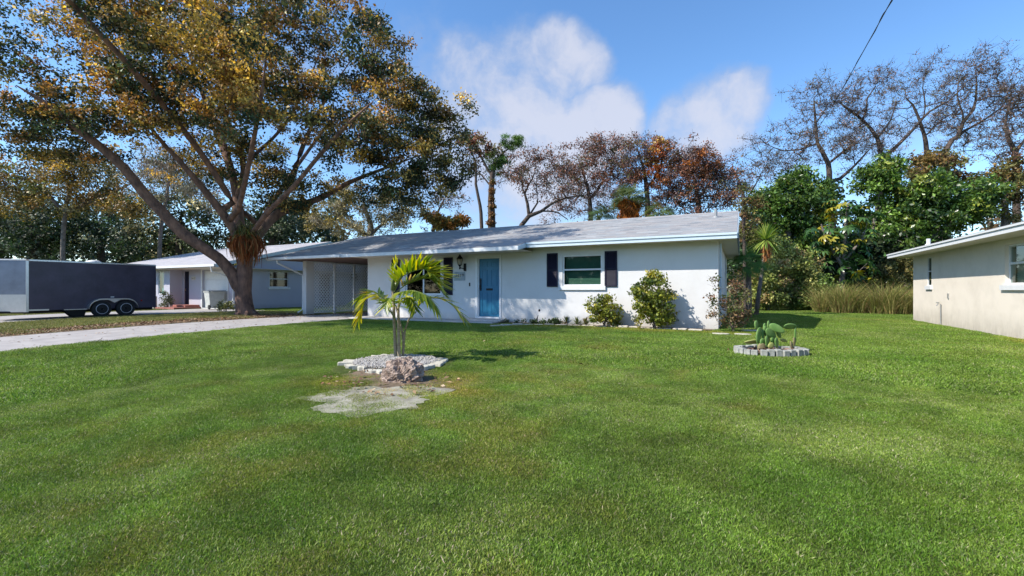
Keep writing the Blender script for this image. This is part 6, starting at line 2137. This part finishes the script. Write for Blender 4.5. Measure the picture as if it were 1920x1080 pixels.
# ------------------------------------------------------------------ edging along the wall bed, pavers, stake light, cable
def edging():
    rng = np.random.default_rng(104)
    line = [(918, 612.5), (960, 610.5), (1000, 609), (1040, 609.5), (1090, 611), (1140, 613), (1200, 615.5), (1260, 618), (1320, 621), (1352, 623)]
    pts = [gp(*p) for p in line]
    r = thing('stone_edging', pts[4], 'row of low pale edging stones along the planting bed of the white house', 'garden edging')
    seg = []
    for a, b in zip(pts, pts[1:]):
        n = max(1, int((b - a).length / .30))
        for q in range(n): seg.append((a.lerp(b, q / n), a.lerp(b, (q + 1) / n)))
    for a, b in seg:
        if rng.uniform() < .12: continue
        m = MB()
        c = (a + b) / 2 + Vector((0, rng.normal(0, .02), 0)); t = (b - a) / 2 * rng.uniform(.82, .95)
        nn = Vector((-t.y, t.x, 0)).normalized() * rng.uniform(.06, .09)
        h = rng.uniform(.02, .045)
        m.obox(c + Vector((0, 0, h - .02)), t, nn, (rng.normal(0, .006), 0, h))
        m.v = [(x + rng.normal(0, .008), y + rng.normal(0, .008), z + rng.normal(0, .004)) for x, y, z in m.v]
        m.build('edging_stone', M['edge_stone'], r, bevel=.015)
    for k, (px, py, sx, sy, lb) in enumerate([(1392, 628, .20, .13, 'flat pale paving stone in front of the dry corner shrub'), (1408, 621, .26, .18, 'flat pale paving stone behind, at the shaded house side'), (1352, 627, .22, .12, 'small pale paving stone at the end of the edging row')]):
        p = gp(px, py)
        m = MB()
        pp = []
        for q in range(9):
            a = 6.283 * q / 9
            pp.append((p.x + sx * math.cos(a) * rng.uniform(.85, 1.1), p.y + sy * math.sin(a) * rng.uniform(.85, 1.1), -.02))
        tris_poly(m, pp, (0, 0, .05))
        tag(m.build('paving_stone', M['pale_stone'], None, bevel=.01), lb, 'paving stone', 'loose paving stones by the house corner')


edging()
p = gp(1003, 606)
sl = thing('garden_light', p, 'thin dark stake light leaning against the white wall beside the door bed', 'garden light')
top = at(1012, 583, depth(p))
MB().tube([p + Vector((0, 0, -.05)), top], .015, 6).build('stake', M['black_metal'], sl)
MB().lathe(top, [(.015, -.04), (.05, -.01), (.055, .04), (.03, .07)], 10).build('lamp_head', M['black_metal'], sl)


def cable():
    pts = [at(1690, -30, 10), at(1672, 0, 11.2), at(1640, 58, 13.5), at(1600, 130, 17), at(1560, 200, 22), at(1520, 262, 28), at(1495, 305, 33), at(1470, 345, 40)]
    full = []
    for k in range(len(pts) - 1):
        for q in range(5): full.append(pts[k].lerp(pts[k + 1], q / 5))
    full.append(pts[-1])
    full.insert(0, full[0] + (full[0] - full[1]) * 20)
    mb = MB().tube(full, .013, 6)
    w = []
    for k, p in enumerate(full):
        w.append(p + Vector((.02 * math.cos(k * 1.1), .02 * math.sin(k * 1.1), .015 * math.sin(k * 1.7))))
    mb.tube(w, .008, 5)
    tag(mb.build('power_cable', M['cable'], None, smooth=True), 'black overhead service cable sloping down across the sky into the bare trees', 'cable')


cable()


# ------------------------------------------------------------------ fallen leaves
def litter():
    rng = np.random.default_rng(105)
    v, f, cols = [], [], []
    n = 0
    tb = base_at(462, D0)
    while n < 14000:
        u = rng.uniform()
        if u < .66:
            x = rng.uniform(-19.4, DR_X0 + .05); y = rng.uniform(1.0, 14.5)
            if abs(x + 17.7 + .3 * math.sin(y)) > .5 + .6 * rng.uniform():
                if rng.uniform() < .75: continue
        elif u < .84:
            a = rng.uniform(0, 6.283); rr = 3.4 * math.sqrt(rng.uniform()); x = tb.x + rr * math.cos(a); y = tb.y + rr * math.sin(a)
            if DR_X0 < x < DR_X1 and rng.uniform() < .8: continue
        elif u < .85:
            x = rng.uniform(DR_X0, DR_X1); y = rng.uniform(3, 15)
        elif u < .94:
            x = rng.uniform(-17.5, -14); y = rng.uniform(14.8, 19)
        elif u < .944:
            x = rng.uniform(-13, 4); y = rng.uniform(5, 13.2)
            if rng.uniform() < (x + 13) / 20: continue
        elif u < .952:
            a = rng.uniform(0, 6.283); rr = 1.0 * math.sqrt(rng.uniform()); x = ROCK_C.x - .1 + rr * math.cos(a); y = ROCK_C.y - .05 + .7 * rr * math.sin(a)
        else:
            x = rng.uniform(-22.8, -20); y = rng.uniform(4, 15)
        if x > -13.3 and not .94 <= u < .952: continue
        z = gz(y) + .014 + rng.uniform(0, .035)
        o = rng.normal(size=3); o[2] *= .25; o /= np.linalg.norm(o)
        s = np.cross(o, [rng.normal(0, .3), rng.normal(0, .3), 1.0]); s = s / np.linalg.norm(s) * rng.uniform(.010, .022)
        o = o * rng.uniform(.02, .045)
        p = np.array([x, y, z]); i = len(v)
        v += [p - o, p + s + [0, 0, .01], p + o, p - s]; f.append((i, i + 1, i + 2, i + 3))
        cols += [np.array([(.24, .13, .07), (.32, .21, .12), (.16, .09, .06), (.38, .29, .19)][rng.integers(4)]) * rng.uniform(.6, 1.3)] * 4
        n += 1
    g = fast_mesh('fallen_leaves', np.array(v), f, M['litter'], None, np.array(cols))
    tag(g, 'brown fallen leaves strewn over the verge and drive under the big tree', 'fallen leaves', None, 'stuff')


litter()


# ------------------------------------------------------------------ grass: blade tufts scattered on points
def grass_mat(name):
    m, nt, b = new_mat(name)
    N, L = nt.nodes.new, nt.links.new
    vc = N('ShaderNodeVertexColor'); vc.layer_name = 'Col'
    ia = N('ShaderNodeAttribute'); ia.attribute_type = 'INSTANCER'; ia.attribute_name = 'tint'
    mx = N('ShaderNodeMix'); mx.data_type = 'RGBA'; mx.blend_type = 'MULTIPLY'; mx.inputs['Factor'].default_value = 1
    L(vc.outputs['Color'], mx.inputs['A']); L(ia.outputs['Color'], mx.inputs['B'])
    L(mx.outputs['Result'], b.inputs['Base Color'])
    b.inputs['Roughness'].default_value = 0.55
    b.inputs['Specular IOR Level'].default_value = 0.3
    tl = N('ShaderNodeBsdfTranslucent'); L(mx.outputs['Result'], tl.inputs['Color'])
    ms = N('ShaderNodeMixShader'); ms.inputs[0].default_value = .38
    L(b.outputs[0], ms.inputs[1]); L(tl.outputs[0], ms.inputs[2])
    L(ms.outputs[0], nt.nodes['Material Output'].inputs['Surface'])
    return m


def tuft(name, seed, n, half, h, w, pal, mat):
    rng = np.random.default_rng(seed)
    p = np.zeros((n, 3)); p[:, :2] = rng.uniform(-half, half, (n, 2))
    hh = h * rng.uniform(.45, 1.2, n)
    a = rng.uniform(0, 6.283, n)
    ln = rng.uniform(.2, 1.25, n) * hh
    lean = np.stack([np.cos(a) * ln, np.sin(a) * ln, hh], 1)
    b = rng.uniform(0, 6.283, n)
    s = np.stack([np.cos(b), np.sin(b), np.zeros(n)], 1) * (w * rng.uniform(.6, 1.3, n))[:, None] * .5
    mid = p + lean * .55 + np.array([0, 0, .12]) * hh[:, None]
    v = np.stack([p - s, p + s, mid + s * .85, mid - s * .85, p + lean], 1).reshape(-1, 3)
    c = pick_cols(n, pal, rng, .22)
    i = np.arange(n)[:, None] * 5
    f = np.concatenate([i + [0, 1, 2], i + [0, 2, 3], i + [3, 2, 4]], 1).reshape(-1, 3)
    me_o = fast_mesh(name, v, f, mat, None, np.repeat(c, 5, 0))
    COL.objects.unlink(me_o)
    return me_o


def scatter(name, pts, tints, scales, tufts, seed, label, cat):
    rng = np.random.default_rng(seed)
    n = len(pts)
    me = bpy.data.meshes.new(name)
    me.vertices.add(n); me.vertices.foreach_set('co', np.asarray(pts, np.float32).ravel())
    a = me.attributes.new('tint', 'FLOAT_COLOR', 'POINT')
    t4 = np.ones((n, 4), np.float32); t4[:, :3] = tints
    a.data.foreach_set('color', t4.ravel())
    a = me.attributes.new('spin', 'FLOAT', 'POINT'); a.data.foreach_set('value', rng.uniform(0, 6.283, n).astype(np.float32))
    a = me.attributes.new('size', 'FLOAT', 'POINT'); a.data.foreach_set('value', np.asarray(scales, np.float32))
    a = me.attributes.new('which', 'INT', 'POINT'); a.data.foreach_set('value', rng.integers(0, len(tufts), n).astype(np.int32))
    ob = bpy.data.objects.new(name, me); COL.objects.link(ob)
    ng = bpy.data.node_groups.new(name + '_scatter', 'GeometryNodeTree')
    ng.interface.new_socket('Geometry', in_out='INPUT', socket_type='NodeSocketGeometry')
    ng.interface.new_socket('Geometry', in_out='OUTPUT', socket_type='NodeSocketGeometry')
    N, L = ng.nodes.new, ng.links.new
    gi = N('NodeGroupInput'); go = N('NodeGroupOutput')
    def attr(nm, ty):
        q = N('GeometryNodeInputNamedAttribute'); q.data_type = ty; q.inputs['Name'].default_value = nm
        return q.outputs['Attribute']
    cx = N('ShaderNodeCombineXYZ'); L(attr('spin', 'FLOAT'), cx.inputs['Z'])
    er = N('FunctionNodeEulerToRotation'); L(cx.outputs[0], er.inputs[0])
    jn = N('GeometryNodeJoinGeometry')
    for k, t in enumerate(tufts):
        oi = N('GeometryNodeObjectInfo'); oi.inputs['Object'].default_value = t; oi.inputs['As Instance'].default_value = True
        cp = N('FunctionNodeCompare'); cp.data_type = 'INT'; cp.operation = 'EQUAL'
        ins = [s for s in cp.inputs if s.enabled and s.type == 'INT']
        L(attr('which', 'INT'), ins[0]); ins[1].default_value = k
        ip = N('GeometryNodeInstanceOnPoints')
        L(gi.outputs[0], ip.inputs['Points']); L(oi.outputs['Geometry'], ip.inputs['Instance'])
        L(cp.outputs[0], ip.inputs['Selection']); L(er.outputs[0], ip.inputs['Rotation']); L(attr('size', 'FLOAT'), ip.inputs['Scale'])
        L(ip.outputs[0], jn.inputs[0])
    L(jn.outputs[0], go.inputs[0])
    md = ob.modifiers.new('scatter', 'NODES'); md.node_group = ng
    return tag(ob, label, cat, None, 'stuff')


def vnoise(x, y, s, seed):
    """smooth value noise, numpy"""
    r = np.random.default_rng(seed).uniform(0, 1, (64, 64))
    x = x / s + 31.7; y = y / s + 17.3
    xi, yi = np.floor(x).astype(int), np.floor(y).astype(int)
    fx, fy = x - xi, y - yi
    fx = fx * fx * (3 - 2 * fx); fy = fy * fy * (3 - 2 * fy)
    g = lambda i, j: r[i % 64, j % 64]
    return (g(xi, yi) * (1 - fx) + g(xi + 1, yi) * fx) * (1 - fy) + (g(xi, yi + 1) * (1 - fx) + g(xi + 1, yi + 1) * fx) * fy


def lawn():
    rng = np.random.default_rng(106)
    gm = grass_mat('grass_blade')
    pal = [(4, (.145, .230, .020)), (2.4, (.200, .270, .030)), (1.5, (.085, .150, .015)), (1.0, (.22, .26, .065)), (.5, (.30, .27, .12))]
    fine = [tuft('grass_tuft', 200 + k, 380, .11, .017, .0036, pal, gm) for k in range(4)]
    coarse = [tuft('grass_tuft', 210 + k, 300, .22, .028, .0072, pal, gm) for k in range(3)]

    def region(x0, x1, y0, y1, sp):
        nx, ny = int((x1 - x0) / sp), int((y1 - y0) / sp)
        gx, gy = np.meshgrid(np.arange(nx), np.arange(ny))
        x = x0 + (gx.ravel() + rng.uniform(0, 1, nx * ny)) * sp; y = y0 + (gy.ravel() + rng.uniform(0, 1, nx * ny)) * sp
        return x, y
    stone = [(ROCK_C.x, ROCK_C.y + .12, .42), ((gp(742, 668) + gp(742, 697)).x / 2, (gp(742, 668) + gp(742, 697)).y / 2, 1.0),
             ((gp(1380, 660) + gp(1510, 664)).x / 2, (gp(1380, 660) + gp(1510, 664)).y / 2, .62)]
    sp1, sp2 = gp(704, 746), gp(622, 768)

    def keep(x, y):
        k = np.ones(len(x), bool)
        k &= ~((x > XL - 4.2) & (x < XR + .05) & (y > 14.15) & (y < YB + .1))
        k &= ~((x > XL - 0.2) & (x < -7.2) & (y > 13.08) & (y < 14.3))
        k &= ~((x >= -7.3) & (x < XR) & (y > 13.62 - .35 * np.clip((x + 2.5) / 2.5, 0, 1)) & (y < 14.3))
        k &= ~((x > RX - .04) & (y > 3.8) & (y < 22))
        k &= ~((x > DR_X0 - .02) & (x < DR_X1 - .02 + .10 * vnoise(x, y, .3, 3)) & (y < 19.1))
        for cx, cy, r in stone:
            k &= np.hypot(x - cx, y - cy) > r
        # sandy bare places: thin, ragged grass
        e = ((x - sp1.x) / .78) ** 2 + ((y - sp1.y) / .50) ** 2
        k &= ~((e < 1) & (vnoise(x, y, .14, 5) > .30 + .35 * e))
        e = ((x - sp2.x) / .25) ** 2 + ((y - sp2.y) / .16) ** 2
        k &= ~((e < 1) & (vnoise(x, y, .1, 6) > .35))
        e = ((x - ROCK_C.x + .08) / 1.05) ** 2 + ((y - ROCK_C.y + .05) / .75) ** 2
        k &= ~((e < 1) & (vnoise(x, y, .13, 7) > .36 + .35 * e))
        return k

    def tint(x, y):
        a = vnoise(x, y, 1.3, 11); b = vnoise(x, y, .45, 12); c = vnoise(x, y, 3.2, 13); e = vnoise(x, y, .2, 14); g = vnoise(x, y, .28, 17); h = vnoise(x, y, .11, 24)
        v = .36 + .24 * a + .36 * b + .50 * e + .54 * h
        t = np.stack([v * (1.0 + .16 * (g - .5)), v * 1.05, v * 1.25], 1)
        sm = lambda q, lo, hi: np.clip((q - lo) / (hi - lo), 0, 1)[:, None]
        mixin = lambda t, m, col: t * (1 - m) + m * np.array(col)[None] * (.55 + .9 * v[:, None] * .55)
        t = mixin(t, .6 * sm(c * .5 + g * .6 + a * .3, .84, 1.1), (1.45, 1.02, 1.5))      # brownish thatch showing
        t = mixin(t, .8 * sm(vnoise(x, y, .8, 15) + .6 * vnoise(x, y, .25, 16), .92, 1.2), (1.55, 1.38, 2.4))   # pale grey green
        t = mixin(t, .6 * sm(vnoise(x, y, .5, 18) * .6 + vnoise(x, y, 1.7, 19) * .6, .72, .95), (.55, .80, .6))   # dark lush clumps
        # worn, yellowed margin near the bed and the cream house
        ye = np.clip(1 - np.abs(y - 13.1) / .5, 0, 1) * (x > -7) * (x < .4)
        ye = np.maximum(ye, np.clip(1 - (RX - x) / .5, 0, 1) * (y < 15))
        er = np.hypot((x - ROCK_C.x + .1) / 1.25, (y - ROCK_C.y + .05) / .95)
        ye = np.maximum(ye, np.clip(1.6 - er * 1.25, 0, 1))
        ye = ye * (.4 + .6 * b)
        t[:, 0] *= 1 + .9 * ye; t[:, 1] *= 1 + .15 * ye
        return t
    X, Y, Zs = [], [], []
    x, y = region(-7.5, 7.2, .4, 7.2, .085)
    kk = keep(x, y); X.append(x[kk]); Y.append(y[kk])
    x, y = X[0], Y[0]
    # nothing needed where the camera cannot look even a step aside
    m = (-S * x + C * y) > -0.3
    x, y = x[m], y[m]
    z = np.array([gz(q) for q in y]) - .004
    scatter('lawn_grass', np.stack([x, y, z], 1), tint(x, y), rng.uniform(.75, 1.25, len(x)), fine, 1, 'mown green lawn in front of the white house, patchy with paler spots', 'grass')
    xs, ys_ = [], []
    for (a, b, c, d, s) in ((-13.3, 8.5, 7.1, 14.2, .17), (-13.3, -7.4, .4, 7.2, .17), (-.6, 9.5, 14.1, 33, .24), (-32, -20.4, 16, 32, .4), (-22.4, -17.3, 13.3, 22, .25), (7.2, 9, .4, 7.2, .3)):
        x, y = region(a, b, c, d, s); k = keep(x, y); xs.append(x[k]); ys_.append(y[k])
    x = np.concatenate(xs); y = np.concatenate(ys_)
    k = ~((x < NX + .1) & (y > 15.6)) & ~((x > ND_X0) & (x < ND_X1) & (y < 16.4))
    x, y = x[k], y[k]
    z = np.array([gz(q) for q in y]) - .004
    scatter('far_grass', np.stack([x, y, z], 1), tint(x, y), rng.uniform(.75, 1.25, len(x)), coarse, 2, 'mown green grass of the farther lawn running past the house corner to the hedge', 'grass')
    vp_ = [(3, (.24, .25, .06)), (2, (.15, .19, .04)), (2, (.34, .29, .12))]
    ver = [tuft('verge_tuft', 220 + k, 160, .22, .07, .008, vp_, gm) for k in range(3)]
    x1, y1 = region(ND_X1 + .02, -18.5, .5, 15.5, .19); x2, y2 = region(-18.7, DR_X0 - .2, .5, 13.4, .25); x3, y3 = region(-36, ND_X0, 2, 14.5, .3); x4, y4 = region(-29, -22.5, 14.6, 15.8, .4)
    k2 = vnoise(x2, y2, .9, 21) > .60
    k1 = vnoise(x1, y1, .7, 22) > .12 + .5 * np.clip((x1 + 19.6) / 1.2, 0, 1)
    x = np.concatenate([x1[k1], x2[k2], x3]); y = np.concatenate([y1[k1], y2[k2], y3])
    z = np.array([gz(q) for q in y]) - .004
    t = .8 + .45 * vnoise(x, y, .6, 23)
    scatter('verge_grass', np.stack([x, y, z], 1), np.stack([t, t, t], 1), rng.uniform(.7, 1.3, len(x)), ver, 3, 'thin yellowish weedy grass on the strip between the two drives', 'grass')


lawn()
